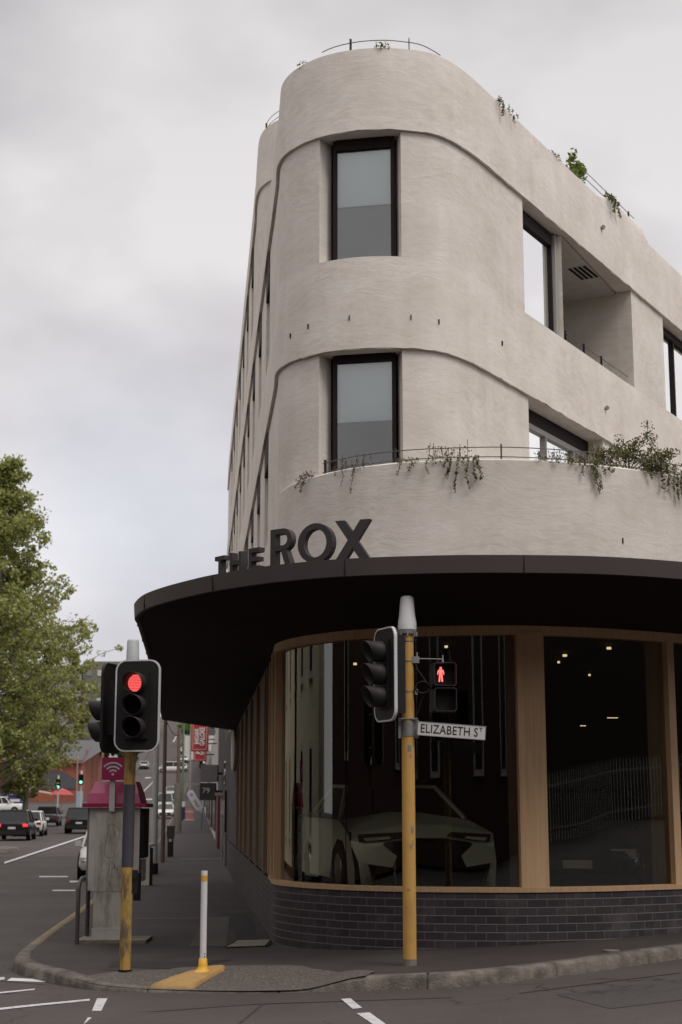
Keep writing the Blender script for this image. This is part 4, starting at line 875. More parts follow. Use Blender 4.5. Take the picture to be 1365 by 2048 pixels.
mb = MB(); mb.cyl((0, 0, zz(2.405)), (0, 0, zz(2.56)), .073, .073, 28); mb.box((-.085, -.01, zz(2.48)), (.035, .02, .19)); mb.box((.09, -.01, zz(2.48)), (.045, .02, .19)); mb.box((0, -.055, zz(2.585)), (.2, .04, .012)); mb.build('sign_clamp', 'galv', S2)
vehicle_head(S2, (-.235, -.12, zz(3.04)), R_(-66), (None, None, None))
for z in (3.2, 2.85):
    mb = MB(); mb.cyl((0, 0, zz(z)), (-.17, -.05, zz(z)), .014, .014, 8); mb.build('bracket', 'galv', S2)
ph = bpy.data.objects.new('pedestrian_head', None)
hb = MB()
for z in (.13, -.135):
    hb.box((0, .07, z), (.235, .16, .245))
ph = hb.build('pedestrian_head', 'black', S2); ph.location = (.375, .02, zz(2.915)); ph.rotation_euler = (0, 0, R_(6))
for z in (.13, -.135):
    ou = rrect(.235, .245, .03, 3); inn = rrect(.22, .23, .025, 3)
    mb = MB(); mb.ring([(x, q + z) for x, q in ou], [(x, q + z) for x, q in inn], -.15, -.01); mb.build('visor', 'visor', ph)
man = MB(); mz = .135; s_ = .155
def mpoly(p): man.prism([(x * s_ - .028, z * s_ + mz) for x, z in p], -.022, -.014)
mpoly([(-.06, .36), (.06, .36), (.075, .42), (.06, .5), (-.06, .5), (-.075, .42)])
mpoly([(-.13, .33), (.13, .33), (.1, .0), (-.1, .0)])
mpoly([(-.15, .32), (-.22, .2), (-.23, -.02), (-.18, -.02), (-.155, .15), (-.13, .2)]); mpoly([(.15, .32), (.13, .2), (.155, .15), (.18, -.02), (.23, -.02), (.22, .2)])
mpoly([(-.11, -.01), (-.005, -.01), (-.06, -.5), (-.15, -.5)]); mpoly([(.11, -.01), (.15, -.5), (.06, -.5), (.005, -.01)])
man.build('walking_man_light', 'led_man', ph)
mb = MB(); mb.cyl((.06, -.02, zz(3.215)), (.38, .05, zz(3.215)), .006, .006, 8); mb.box((.085, -.03, zz(3.2)), (.075, .05, .07)); mb.cyl((.1, -.03, zz(3.2)), (.1, -.03, zz(3.28)), .013, .006, 8); mb.cyl((.375, .05, zz(3.15)), (.375, .05, zz(3.26)), .016, .006, 8); mb.build('bracket', 'galv', S2)
mb = MB(); pts = [(.08, -.04, zz(3.17)), (.1, -.05, zz(3.1)), (.17, -.05, zz(3.0))] + [(.155 + .075 * math.sin(R_(a)), -.06, zz(2.91) + .062 * math.cos(R_(a))) for a in range(30, 420, 24)] + [(.15, -.03, zz(2.8)), (.11, 0, zz(2.66)), (.075, 0, zz(2.6))]
mb.tube(pts, .008, 6); mb.build('cable', 'black', S2)
mb = MB(); mb.box((.09, -.04, zz(2.865)), (.03, .03, .06)); mb.build('clamp', 'galv', S2)
for z, w_, h_, a in ((1.98, .035, .06, -80), (1.9, .02, .03, -70), (1.15, .03, .07, -60), (.98, .025, .04, -75), (1.02, .012, .05, -55), (.55, .03, .02, -100)):
    mb = MB(); n_ = 5; rr = .0698; vs = []
    for k in range(n_ + 1):
        aa = R_(a) + (k / n_ - .5) * w_ / .069
        for q in (-.5, .5): vs.append((rr * math.cos(aa), rr * math.sin(aa), zz(z + .3) + q * h_ * (1 + .3 * math.sin(k * 2.1))))
    mb.add(vs, [(2 * k, 2 * k + 2, 2 * k + 3, 2 * k + 1) for k in range(n_)]); mb.build('sticker_remnant', 'galv', S2)
# street sign
SS = thing('street_sign', (.80, 16.24, 2.485), 'white street name sign reading ELIZABETH ST on the right of the yellow post', 'sign')
SS.rotation_euler = (0, R_(4.2), R_(3))
mb = MB(); mb.box((.35, 0, 0), (.715, .02, .145)); mb.build('blade', 'sign_white', SS)
text_mesh('lettering', 'ELIZABETH', .128, Matrix.Translation((.285, -.0115, -.002)), 'black_ink', SS, .0015, .80, .0006, 1.05)
text_mesh('lettering', 'S', .128, Matrix.Translation((.605, -.0115, -.002)), 'black_ink', SS, .0015, .80, .0006)
text_mesh('lettering', 'T', .058, Matrix.Translation((.655, -.0115, .03)), 'black_ink', SS, .0015, .9, .0004)
mb = MB(); mb.ring([(x + .35, z) for x, z in rrect(.715, .145, .006, 1)], [(x + .35, z) for x, z in rrect(.703, .133, .005, 1)], -.0125, -.0095); mb.build('edge_line', 'galv', SS)

# ================================================================ flexible bollard, its painted lip, pit cover, hoop rail, cabinet
bx, by = -1.42, 16.53; bz = fz(bx, by) + .03
Bo = thing('flexible_bollard', (bx, by, bz), 'white plastic bollard with an orange band and a yellow flared foot', 'bollard')
mb = MB(); mb.cyl((0, 0, .13), (0, 0, 1.03), .034, .034, 24); mb.build('post', 'white', Bo)
mb = MB(); mb.cyl((0, 0, .925), (0, 0, .985), .0352, .0352, 24); mb.build('band', 'orange_band', Bo) if 'orange_band' in M else mb.build('band', M.setdefault('orange_band', mat('orange_band', (.62, .33, .05), .5)), Bo)
mb = MB(); mb.lathe([(.105, -.005), (.105, .018), (.085, .026), (.06, .045), (.048, .08), (.042, .15), (.038, .152)], 28); mb.build('foot', M.setdefault('foot_yellow', mat('foot_yellow', (.66, .37, .03), .5)), Bo)
mb = MB()
for z in (.17, .2): mb.cyl((.02, -.03, z), (.02, -.036, z), .006, .006, 8)
mb.build('bolts', 'black', Bo)
lip = [(-1.90, 16.12), (-1.68, 16.02), (-1.46, 15.96), (-1.36, 16.3), (-1.22, 16.66), (-1.22, 16.86), (-1.32, 16.88), (-1.50, 16.7), (-1.72, 16.42)]
mb = MB(); n_ = 14; cx_ = sum(p[0] for p in lip) / len(lip); cy_ = sum(p[1] for p in lip) / len(lip); vs = []
for i in range(len(lip) * 4):
    a = Vector(lip[i // 4]); b = Vector(lip[(i // 4 + 1) % len(lip)]); p = a.lerp(b, (i % 4) / 4); p += Vector((noise.noise(Vector((i * .7, 0, 0))), noise.noise(Vector((0, i * .7, 0))))) * .02
    for f_, h_ in ((1.03, .0), (1.0, .028), (.9, .045), (.5, .05), (0.02, .052)):
        q = Vector((cx_, cy_)).lerp(p, f_); vs.append((q.x, q.y, fz(q.x, q.y) + .012 + h_ + .003 * noise.noise(Vector((q.x * 9, q.y * 9, 0)))))
m4 = len(lip) * 4; mb.add(vs, [(i * 5 + k, ((i + 1) % m4) * 5 + k, ((i + 1) % m4) * 5 + k + 1, i * 5 + k + 1) for i in range(m4) for k in range(4)], True)
o = mb.build('painted_kerb_lip', 'ramp_yellow'); tag(o, None, None, kind='structure')
pc = [(-1.40, 20.05), (-.98, 19.55), (-1.0, 20.75), (-1.36, 21.1)]
pc = [(-1.45, 20.05), (-.93, 19.95), (-.90, 20.95), (-1.37, 21.05)]
PCT = thing('pit_cover', (0, 0, 0), 'pale concrete two-piece pit cover in the footpath at the building corner', 'utility cover')
for a, b in ((0, .47), (.51, 1)):
    A_, B_, C_, D_ = [Vector(q) for q in pc]; q4 = [A_.lerp(D_, a), B_.lerp(C_, a), B_.lerp(C_, b), A_.lerp(D_, b)]
    q4 = [(q.x + .02 * k, q.y) for k, q in zip((1, -1, -1, 1), q4)]
    mb = MB(); mb.add([(x, y, fz(x, y) + .018) for x, y in q4] + [(x, y, fz(x, y) - .05) for x, y in q4], [(0, 1, 2, 3), (0, 4, 5, 1), (1, 5, 6, 2), (2, 6, 7, 3), (3, 7, 4, 0)]); mb.build('lid', 'cover', PCT)
q4 = [(x + dx_, y + dy_) for (x, y), (dx_, dy_) in zip(pc, ((-.03, -.06), (.03, -.06), (.03, .06), (-.03, .06)))]
mb = MB(); mb.add([(x, y, fz(x, y) + .010) for x, y in q4], [(0, 1, 2, 3)]); mb.build('frame', 'black_matte', PCT)
mb = MB(); mb.cyl((0, 0, 0), (0, 0, .012), .09, .09, 20); o = mb.build('valve_cover', 'concrete'); o.location = (2.85, 16.9, fz(2.85, 16.9)); tag(o, 'small round metal cover in the right-hand footpath near the kerb', 'utility cover')
z1, z2 = fz(-3.46, 21.0), fz(-3.45, 21.75)
RT = thing('hoop_rail', (-3.46, 21.0, z1), 'dull grey steel hoop rail at the kerb left of the phone booth', 'rail')
pts = [(0, 0, -.05), (0, 0, .5), (0, 0, .7), (.005, .03, .77), (.01, .09, .81), (.01, .2, .83), (.01, .55, .83), (.01, .66, .81), (.01, .72, .77), (.01, .75, .7), (.01, .75, -.05)]
mb = MB(); mb.tube(pts, .029, 14); mb.build('hoop', 'rail', RT)
# phone booth seen from behind
bxz = fz(-3.0, 21.4)
PB = thing('phone_booth', (-3.06, 21.35, bxz), 'phone booth seen from behind, stained grey back and magenta roof with a wifi sign', 'phone booth')
mb = MB(); mb.box((0.03, .12, .0), (.92, .75, .09)); mb.build('base_slab', 'cover', PB)
mb = MB(); mb.box((-.03, -.1, .34), (.40, .10, .62)); mb.build('pedestal', 'cab', PB)
mb = MB(); mb.box((-.03, -.155, .115), (.42, .02, .15)); mb.build('kick_plate', 'cab_clean', PB)
mb = MB(); mb.box((.01, .02, 1.215), (.68, .14, 1.09)); mb.build('shell', 'cab_clean', PB)
mb = MB(); mb.box((-.03, -.075, 1.18), (.415, .05, 1.03)); mb.build('back_panel', 'cab', PB)
mb = MB(); mb.box((-.03, -.103, .66), (.42, .006, .012)); mb.build('trim', 'galv', PB)
mb = MB(); mb.box((.37, .3, 1.42), (.05, .62, .66)); mb.build('side_panel', 'black', PB)
mb = MB(); mb.box((-.35, .3, 1.25), (.03, .6, 1.0)); mb.build('side_panel', 'bg_wall', PB)
mb = MB(); mb.box((.36, .30, .93), (.02, .56, .3)); mb.build('side_glass', 'glass', PB)
mb = MB(); mb.box((0.0, .1, 1.25), (.5, .06, .9)); mb.build('phone_housing', 'black', PB)
mb = MB(); mb.box((.33, -.02, .72), (.09, .09, .36)); mb.build('handset_box', 'black', PB)
# roof: flat brim and a hipped magenta hood
rf = MB(); rf.box((.01, .26, 1.79), (.86, .8, .05)); ro = rf.build('roof', 'pinkm', PB)
hd = MB(); lo_ = [(-.37, -.1), (.36, -.1), (.36, .62), (-.37, .62)]; hi_ = [(-.27, .02), (.27, .02), (.27, .5), (-.27, .5)]; md_ = [(-.335, -.07), (.325, -.07), (.325, .59), (-.335, .59)]
vv = [(x, y, 1.815) for x, y in lo_] + [(x, y, 1.95) for x, y in md_] + [(x, y, 2.11) for x, y in hi_]
hd.add(vv, [(i + 4 * k, (i + 1) % 4 + 4 * k, (i + 1) % 4 + 4 * (k + 1), i + 4 * (k + 1)) for k in range(2) for i in range(4)] + [(8, 9, 10, 11)]); hd.build('hood', 'pink_roof', ro)
mb = MB(); mb.box((-.02, -.13, 1.92), (.075, .05, .42)); mb.build('mast', 'cab_clean', PB)
wf = MB(); wf.prism(rrect(.30, .30, .012, 2), -.05, .05); wo = wf.build('wifi_sign', 'pinkm', PB); wo.location = (-.01, -.15, 2.275 - .0)
mb = MB(); mb.cyl((0, -.054, -.075), (0, -.051, -.075), .018, .018, 16)
for r_, w_ in ((.075, .024), (.125, .024), (.175, .024)):
    ou = [(r_ * math.sin(R_(a)), -.085 + r_ * math.cos(R_(a))) for a in range(-48, 49, 8)]; inn = [((r_ - w_) * math.sin(R_(a)), -.085 + (r_ - w_) * math.cos(R_(a))) for a in range(-48, 49, 8)]
    for i in range(len(ou) - 1): mb.add([(ou[i][0], -.054, ou[i][1]), (ou[i + 1][0], -.054, ou[i + 1][1]), (inn[i + 1][0], -.054, inn[i + 1][1]), (inn[i][0], -.054, inn[i][1])], [(0, 1, 2, 3)])
mb.build('wifi_symbol', 'sign_white', wo)
scr = MB()
for cx, cz, rr in ((-.02, .95, .07), (.09, .92, .06), (.02, .85, .09), (-.12, 1.0, .05), (-.03, 1.32, .16)):
    scr.tube([(cx + rr * math.cos(R_(a)) * (.6 + .3 * math.sin(R_(a * 1.7))), -.102, cz + rr * 1.4 * math.sin(R_(a))) for a in range(0, 330, 22)], .0018, 4)
scr.build('graffiti', M.setdefault('faint_ink', mat('faint_ink', (.20, .18, .155), .8)), PB)
# pillar box cabinet further along
g_ = fz(-4.84, 39.4); o = thing('telecom_pillar', (-4.84, 39.4, g_), 'narrow pale grey roadside cabinet with a shallow lid, behind the phone booth', 'cabinet')
mb = MB(); mb.box((-.03, 0, .47), (.28, .3, .94)); mb.build('body', 'cab_clean', o); mb = MB(); mb.box((.13, .02, .45), (.05, .26, .9)); mb.build('side', 'black', o)
mb = MB(); mb.lathe([(.22, .94), (.22, .98), (.05, 1.04), (.001, 1.045)], 4); q = mb.build('lid', 'bg_white', o)

# ================================================================ poles along the street
def pole(name, x, y, h, r, m, label, cat='pole', base=None, extra=None):
    z = fz(x, y) if y < 100 else Rz(x, y) + .13
    o = thing(name, (x, y, z), label, cat); mb = MB(); mb.cyl((0, 0, -.1), (0, 0, h), r, r * .75, 12); mb.build('shaft', m, o)
    if base: mb = MB(); mb.cyl((0, 0, -.05), (0, 0, base[0]), base[1], base[1] * .95, 12); mb.build('base', base[2], o)
    return o
pole('street_pole', -5.42, 46.0, 4.7, .1, 'grey_pole', 'plain light grey pole nearest behind the red traffic light', base=(.3, .13, 'black'))
p_ = pole('utility_pole', -6.07, 54.0, 6.9, .075, 'wood_pole', 'slim dark brown pole at the kerb left of the parking machine')
pole('utility_pole', -10.16, 98.2, 6.4, .14, 'wood_pole', 'brown timber pole on a thick pale concrete stub', base=(3.0, .26, 'concrete'))
pole('lamp_pole', -14.2, 141, 12, .13, M.setdefault('green_pole', mat('green_pole', (.10, .14, .10), .7)), 'tall grey green pole beyond the timber pole')
pole('lamp_pole', -14.6, 152, 12, .09, 'bg_wall', 'thin pale pole just right of the grey green pole')
mb = MB(); pts = [(-6.1, 54, 4.55)] + [(-6.1 + .28 * t, 54 + 3 * t, 4.55 - 2.0 * t + 1.1 * t * t) for t in [k / 8 for k in range(1, 9)]]; mb.tube([(-6.05 + .45 * k / 10, 54, 4.75 - .9 * (k / 10) ** .8 + .35 * (k / 10) ** 3) for k in range(11)], .012, 5); o = mb.build('overhead_wire', 'black'); tag(o, 'dark wire drooping from the slim brown pole', 'wire')
mb = MB(); mb.tube([(-40 + 5 * k, 62 + k, 6.85 - .25 * math.sin(math.pi * k / 8)) for k in range(9)], .014, 5); o = mb.build('overhead_wire', 'black'); tag(o, 'thin wire crossing in front of the big tree', 'wire')
# parking machine, etc
z = fz(-6.38, 59.3); o = thing('parking_machine', (-6.38, 59.3, z), 'dark parking ticket machine with a wider head near the kerb', 'parking meter')
mb = MB(); mb.box((0, 0, .35), (.2, .2, .7)); mb.build('post', 'black', o); mb = MB(); mb.box((0, 0, .88), (.27, .24, .4)); mb.box((0, 0, 1.1), (.3, .26, .05)); mb.build('head', 'metal_brown', o); mb = MB(); mb.box((0, -.104, .6), (.1, .006, .1)); mb.build('label_plate', 'sign_white', o)
z = Rz(-13.9, 139) + .13; o = thing('parking_machine', (-13.95, 139, z), 'blue and white parking machine further up the street', 'parking meter')
mb = MB(); mb.box((0, 0, .6), (.42, .35, 1.2)); mb.build('post', M.setdefault('navy', mat('navy', (.02, .02, .07), .5)), o); mb = MB(); mb.box((0, -.02, 1.4), (.46, .4, .45)); mb.build('head', 'sign_white', o)
z = Rz(-13.2, 138) + .13; o = thing('barrier_board', (-13.35, 139, z), 'pinkish red and white barrier board standing on the footpath', 'barrier')
mb = MB(); mb.box((0, 0, .55), (.75, .1, 1.0)); mb.build('panel', M.setdefault('salmon', mat('salmon', (.5, .2, .17), .6)), o); mb = MB(); mb.box((0, -.06, .75), (.7, .02, .12)); mb.box((0, 0, .05), (.95, .4, .1)); mb.build('stripe', 'sign_white', o)
o = thing('feather_banner', (-9.95, 105, 0.3), 'tilted white feather banner with dark lettering over the footpath', 'banner')
o.rotation_euler = (0, R_(-31), 0); o.location = (-9.75, 105, 2.28)
mb = MB(); mb.prism(rrect(.5, 1.5, .24, 5), -.02, .02); mb.build('cloth', 'sign_white', o)
text_mesh('lettering', 'SALE', .26, Matrix.Translation((0, -.03, -.25)) @ Matrix.Rotation(R_(-90), 4, 'Y').inverted(), M.setdefault('teal_ink', mat('teal_ink', (.03, .06, .09), .6)), o, .003)
mb = MB(); mb.cyl((0, -.03, .42), (0, -.022, .42), .12, .12, 16); mb.build('emblem', M.setdefault('lav', mat('lavender', (.25, .27, .42), .6)), o); mb = MB(); mb.cyl((.25, 0, -.7), (-.6, 0, -1.9), .02, .02, 6); mb.build('mast', 'black', o)

# ---- small far traffic lights
def small_signal(x, y, zb, h, lit, label, rz=0, board=True, grp=None, w_=.3):
    o = thing('traffic_signal', (x, y, zb), label, 'traffic light', group=grp)
    mb = MB(); mb.cyl((0, 0, -.1), (0, 0, h + .5), .07, .07, 10); mb.build('pole', 'grey_pole', o)
    mb = MB(); mb.cyl((0, 0, h + .5), (0, 0, h + .85), .08, .07, 10); mb.build('cap', 'cap_white', o)
    mb = MB(); mb.prism(rrect(.5, 1.0, .12, 3), -.2, -.15); mb.box((0, -.1, 0), (.3, .2, .8)); hh = mb.build('signal_head', 'black', o); hh.location = (0, 0, h)
    for k, l in ((.26, None), (0, None), (-.26, 'g')):
        mb = MB(); mb.cyl((0, -.24, k), (0, -.205, k), .15 if l and lit else .1, .15 if l and lit else .1, 14); mb.build('lens', 'led_green' if (l and lit) else 'black_matte', hh)
    return o
small_signal(-26.95, 150, 1.2, 2.85, True, 'green traffic light further left of the two beyond the junction')
small_signal(-25.1, 152, 1.2, 3.35, True, 'green traffic light nearer the red brick hall')
small_signal(-14.0, 160, 1.2, 4.6, False, 'unlit black traffic light over the distant footpath')
small_signal(-14.9, 168, 1.5, 5.0, False, 'distant traffic light head beside the grey green pole')

# ================================================================ trees
def tree(name, label, x, y, z, H, R0, zc, mat_, nl, leaf, seed, trunk_r=.28, shape=None, group=None, nb=46, lean=0):
    rnd = random.Random(seed); r = thing(name, (x, y, z), label, 'tree', group=group); tk = MB(); fo = MB()
    top = H * .87; pts = [Vector((lean * t + .25 * math.sin(t * 5 + seed), .25 * math.cos(t * 4 + seed), top * t)) for t in [k / 10 for k in range(11)]]
    tk.tube(pts, [trunk_r * (1 - .9 * k / 10) + .02 for k in range(11)], 9)
    cl = []
    for b in range(nb):
        t = zc / H + (.97 - zc / H) * ((b + rnd.random()) / nb); p0 = pts[min(9, int(t * 10 / .93 * .93))].lerp(pts[min(10, int(t * 10) + 1)], .5); p0 = Vector((p0.x, p0.y, min(top, H * t * .9)))
        a = rnd.uniform(0, 6.283); rad = R0 * shape(t) * rnd.uniform(.55, 1.12); d_ = Vector((math.cos(a), math.sin(a), rnd.uniform(.35, .9)))
        e = p0 + Vector((d_.x * rad, d_.y * rad, d_.z * rad * .75)); mid = p0.lerp(e, .5) + Vector((0, 0, -rad * .06))
        tk.tube([p0, mid, e], [trunk_r * .26 * (1 - t * .6), trunk_r * .16 * (1 - t * .5), .02], 5)
        for k in range(9):
            f = .25 + .8 * (k / 8); c = p0.lerp(e, f) + Vector((rnd.gauss(0, .12), rnd.gauss(0, .12), rnd.gauss(0, .1))) * rad * 1.2
            cl.append((c, rnd.uniform(.35, .9) * (R0 * .125 + .12)))
            if rnd.random() < .5: tk.tube([p0.lerp(e, min(1, f)), c], [.03, .012], 4)
    per = max(4, nl // len(cl))
    for c, s in cl: leaves(fo, c, (s, s, s * .8), int(per * rnd.uniform(.3, 1.6)), leaf, 1.3, rnd)
    fo.build('crown', mat_, r, fix=False); tk.build('trunk', 'trunk', r, fix=False); return r
tall = lambda t: max(.12, (1 - t) ** .85 * 1.38) if t > .3 else .9 + .3 * t
tree('street_tree', 'tall leafy plane tree at the left picture edge, its crown reaching the sky', -24.0, 108, 1.0, 28.3, 6.7, 1.6, 'leaf', 56000, .235, 3, .42, tall, nb=120)
tree('street_tree', 'lower paler tree just right of the tall tree, ending above the dark parked cars', -23.0, 116, 1.0, 17.4, 5.0, 1.4, 'leaf2', 26000, .24, 11, .22, lambda t: math.sin(math.pi * min(1, max(.08, (t - .15) / .95))) ** .6, nb=64)
tree('street_tree', 'darker tree partly behind the tall tree at the left picture edge', -29.0, 116, 1.0, 19, 6, 4, 'leaf', 22000, .25, 21, .3, tall, nb=44)
for i, (x, y, H, R0, lb, mt) in enumerate(((-39.5, 290, 10, 5, 'dark green tree behind the wifi sign', 'leaf_dark'), (-45, 300, 9, 4.5, 'dark green tree left of the wifi sign behind the brick hall', 'leaf_dark'), (-40.0, 420, 7, 3.6, 'bright green tree high up the street just under the awning edge', 'leaf_bright'), (-35.5, 370, 6.5, 3.2, 'bright green tree lower down the street left of the red signs', 'leaf_bright'), (-66, 385, 12, 6, 'pale green tree in front of the apartment block', 'leaf2'), (-76, 380, 13, 7, 'large pale tree left of the apartment block', 'leaf2'), (-50, 395, 9, 4, 'small tree right of the apartment block', 'leaf_dark'))):
    tree('distant_tree', lb, x, y, hillz(x, y), H, R0, H * .15, mt, 2600, .75, 40 + i, .3, lambda t: math.sin(math.pi * min(1, max(.1, t))) ** .6, 'trees on the hill beyond the junction', nb=16)

# ================================================================ buildings beyond
def house(name, label, corners, z0, z1, m, wins=(), roof=None, roofm='roof_grey', cat='building'):
    """corners: 4 plan points, first edge = the face seen; wins: (edge, u0, u1, z0, z1)"""
    r = thing(name, (corners[0][0], corners[0][1], z0), label, cat); ox, oy = corners[0]
    c = [Vector((x - ox, y - oy)) for x, y in corners]; mb = MB(); n = len(c)
    mb.add([(p.x, p.y, -3) for p in c] + [(p.x, p.y, z1 - z0) for p in c], [(i, (i + 1) % n, n + (i + 1) % n, n + i) for i in range(n)] + [tuple(range(n, 2 * n))]); mb.build('wall', m, r)
    for e, u0, u1, za, zb in wins:
        a, b = c[e], c[(e + 1) % n]; u = (b - a).normalized(); nn = Vector((u.y, -u.x)); L_ = (b - a).length; p = a.lerp(b, (u0 + u1) / 2) + nn * .0
        mb = MB(); mb.box((p.x, p.y, (za + zb) / 2 - z0), (L_ * (u1 - u0), .16, zb - za), rz=math.atan2(u.y, u.x)); mb.build('window', 'win_dark', r)
    if roof: mb = MB(); mb.add([(p.x, p.y, z1 - z0 + .02) for p in c] + [((c[0] + c[1]).x / 2, (c[0] + c[1]).y / 2, z1 - z0 + roof), ((c[2] + c[3]).x / 2, (c[2] + c[3]).y / 2, z1 - z0 + roof)], [(0, 4, 5, 3), (1, 2, 5, 4), (0, 1, 4), (2, 3, 5)]); mb.build('roof', roofm, r)
    return r
def row(y0, y1, h, m, label, dep=14, wins=(), name='shop_building'):
    return house(name, label, [(lx(y1), y1), (lx(y0), y0), (lx(y0) + dep, y0), (lx(y1) + dep, y1)], Rz(lx(y0), y0), Rz(lx(y0), y0) + h, m, wins)
b2 = row(50.3, 75, 6.4, 'bg_dark', 'dark painted shop building next along the footpath, with the number 79', wins=[(0, .55, .9, .4, 2.3)])
row(75.3, 110, 6.0, 'bg_white', 'pale shop building behind the red vertical signs', wins=[(0, .1, .4, .6, 2.8), (0, .6, .9, .6, 2.8)])
row(110.3, 150, 5.2, 'bg_wall', 'grey building beyond the pale shop', wins=[(0, .1, .4, 1, 3), (0, .6, .9, 1, 3)])
row(150.5, 200, 5.0, 'bg_white', 'light low building beyond the grey one', wins=[(0, .2, .4, 2, 4), (0, .6, .8, 2, 4)])
row(206, 250, 6.5, 'bg_wall', 'distant grey building on the rising right side of the street')
row(255, 320, 7, 'bg_white', 'most distant pale building on the right side of the street')
# fittings on building 2
mb = MB(); mb.box((-5.23, 62, 2.36), (.6, .5, .66)); o = mb.build('sign_box', 'bg_dark'); o2 = thing('hanging_sign', (-5.23, 62, 2.03), 'dark projecting sign box with the white number 79', 'sign'); bpy.data.objects.remove(o)
mb = MB(); mb.box((0, 0, .33), (.62, .5, .66)); mb.build('box', 'bg_dark', o2); text_mesh('number', '79', .3, Matrix.Translation((-.06, -.26, .36)), 'white_ink', o2, .005); mb = MB(); mb.box((.42, .1, .33), (.3, .1, .1)); mb.build('arm', 'bg_dark', o2)
o2 = thing('hanging_sign', (-5.2, 62.2, 2.74), 'blank grey box sign directly above the number 79', 'sign'); mb = MB(); mb.box((0, 0, .33), (.66, .6, .66)); mb.build('box', M.setdefault('box_grey', mat('box_grey', (.17, .155, .15), .7)), o2); mb = MB(); mb.box((.42, .1, .33), (.3, .1, .1)); mb.build('arm', 'bg_dark', o2)
mb = MB(); mb.box((0, 0, 0), (.5, 1.6, .1)); o = mb.build('door_canopy', M.setdefault('canopy_cream', mat('canopy_cream', (.30, .28, .24), .8))); o.location = (lx(58) - .08, 58, 2.22); o.rotation_euler = (0, 0, .09); tag(o, 'small pale canopy over a doorway on the dark building', 'canopy')
for y, h_, lb in ((51.2, 1.0, 'pale downpipe end on the near corner of the dark building'), (56, 1.5, 'taller pale downpipe on the dark building')):
    mb = MB(); mb.cyl((0, 0, 0), (0, 0, h_), .05, .05, 8); mb.box((0, 0, h_ + .03), (.12, .12, .06)); o = mb.build('downpipe', 'bg_wall'); o.location = (lx(y) - .08, y, fz(lx(y), y)); tag(o, lb, 'downpipe')
gr = MB(); gr.tube([(lx(y) - .03, y, z) for y, z in ((55, 3.25), (56, 3.35), (57, 3.2), (56.5, 3.0), (55.4, 3.05), (55.0, 2.85), (56.2, 2.9), (57.2, 2.75), (56.5, 2.55), (55.5, 2.6), (55.2, 2.75))], .022, 5); gr.build('graffiti', 'white_ink', b2).location = (-lx(75), -75, -Rz(lx(50.3), 50.3))
mb = MB(); mb.prism([(x, z) for x, z in ell(0, 0, 1.9, .55, 0, 345, 23)], -.03, .03); o = mb.build('wall_sign', 'sign_white'); o.location = (lx(42) - .06, 42, 3.22); o.rotation_euler = (0, 0, math.atan2(1, DX)); tag(o, 'pale oval sign flat on the dark brick wall under the awning end', 'sign')
M['maroon_wall'] = M['red_dark']
mb = MB(); mb.box((0, 0, 1.1), (.12, 7, 2.3)); o = mb.build('shop_door', 'red_dark'); o.location = (lx(71) - .03, 71, fz(lx(71), 71)); o.rotation_euler = (0, 0, .0923); tag(o, 'maroon shopfront panel at the far end of the dark building', 'shopfront')
def galore(x, y, z, w_, h_, label, dep=.18):
    o = thing('shop_sign', (x, y, z), label, 'sign', group='red vertical shop signs')
    mb = MB(); mb.box((w_ / 2, 0, h_ / 2), (w_, dep, h_)); mb.build('box', 'red', o)
    mb = MB(); mb.ring([(a + w_ / 2, b + h_ / 2) for a, b in rrect(w_ * .84, h_ - w_ * .16, w_ * .08, 3)], [(a + w_ / 2, b + h_ / 2) for a, b in rrect(w_ * .74, h_ - w_ * .26, w_ * .05, 3)], -dep / 2 - .02, -dep / 2); mb.build('border', M.setdefault('pink_ink', mat('pink_ink', (.55, .27, .25), .6)), o)
    Rm = Matrix.Rotation(R_(-90), 4, 'Y')
    for tx, s_, ww, sx in ((w_ * .33, 'BARGAINS', .34, .72), (w_ * .65, 'GALORE', .42, .86)):
        text_mesh('lettering', s_, w_ * ww, Matrix.Translation((tx, -dep / 2 - .015, h_ * .47)) @ Matrix.Rotation(R_(90), 4, 'Y').inverted(), 'white_ink', o, .01, sx * (h_ - w_ * .36) / (1.62 - .3) * .84, .012)
    for zz_ in (.25, .8): mb = MB(); mb.box((w_ + .2, .05, h_ * zz_), (.4, .05, .05)); mb.build('arm', 'black', o)
    return o
galore(-7.17, 75, 4.4, .82, 1.5, 'large red vertical shop sign reading GALORE, the nearer one')
galore(-7.52, 80, 4.08, .66, 1.4, 'second red vertical shop sign, lower and just behind the larger one')
# left side of the street
bh = thing('brick_hall', (-33, 200, 2.6), 'red brick hall with a tall gabled side wall, up the street on the left', 'building')
gw = [(-33.0, 200), (-36.2, 230), (-39.0, 256)]
mb = MB(); zt = [7.9, 11.6, 9.8]
vs = []
for (x, y), t in zip(gw, zt): vs += [(x + 33, y - 200, -2), (x + 33, y - 200, t - 2.6)]
for (x, y), t in zip(gw, zt): vs += [(x + 33 - 16, y - 200, -2), (x + 33 - 16, y - 200, t - 2.6)]
mb.add(vs, [(0, 2, 3, 1), (2, 4, 5, 3), (0, 1, 7, 6), (6, 7, 9, 8), (8, 9, 11, 10), (4, 10, 11, 5)]); mb.build('wall', 'red_brick', bh)
mb = MB(); mb.add([(.15, -.6, 4.9), (.15, 30, 9.1), (.15 - 6, 56.5, 7.4), (-16, -.6, 4.9), (-19, 30, 9.1), (-22, 56.5, 7.4)], [(0, 1, 4, 3), (1, 2, 5, 4)]); mb.build('roof', 'roof_grey', bh)
mb = MB(); mb.prism([(-6.5, 0), (-.8, 0), (-.8, 1.1), (-2.2, 2.0), (-3.6, 2.3), (-5.2, 2.0), (-6.5, 1.0)], -.12, 0); q = mb.build('arched_window', 'roof_grey', bh); q.location = (.2, 0, 1.7)
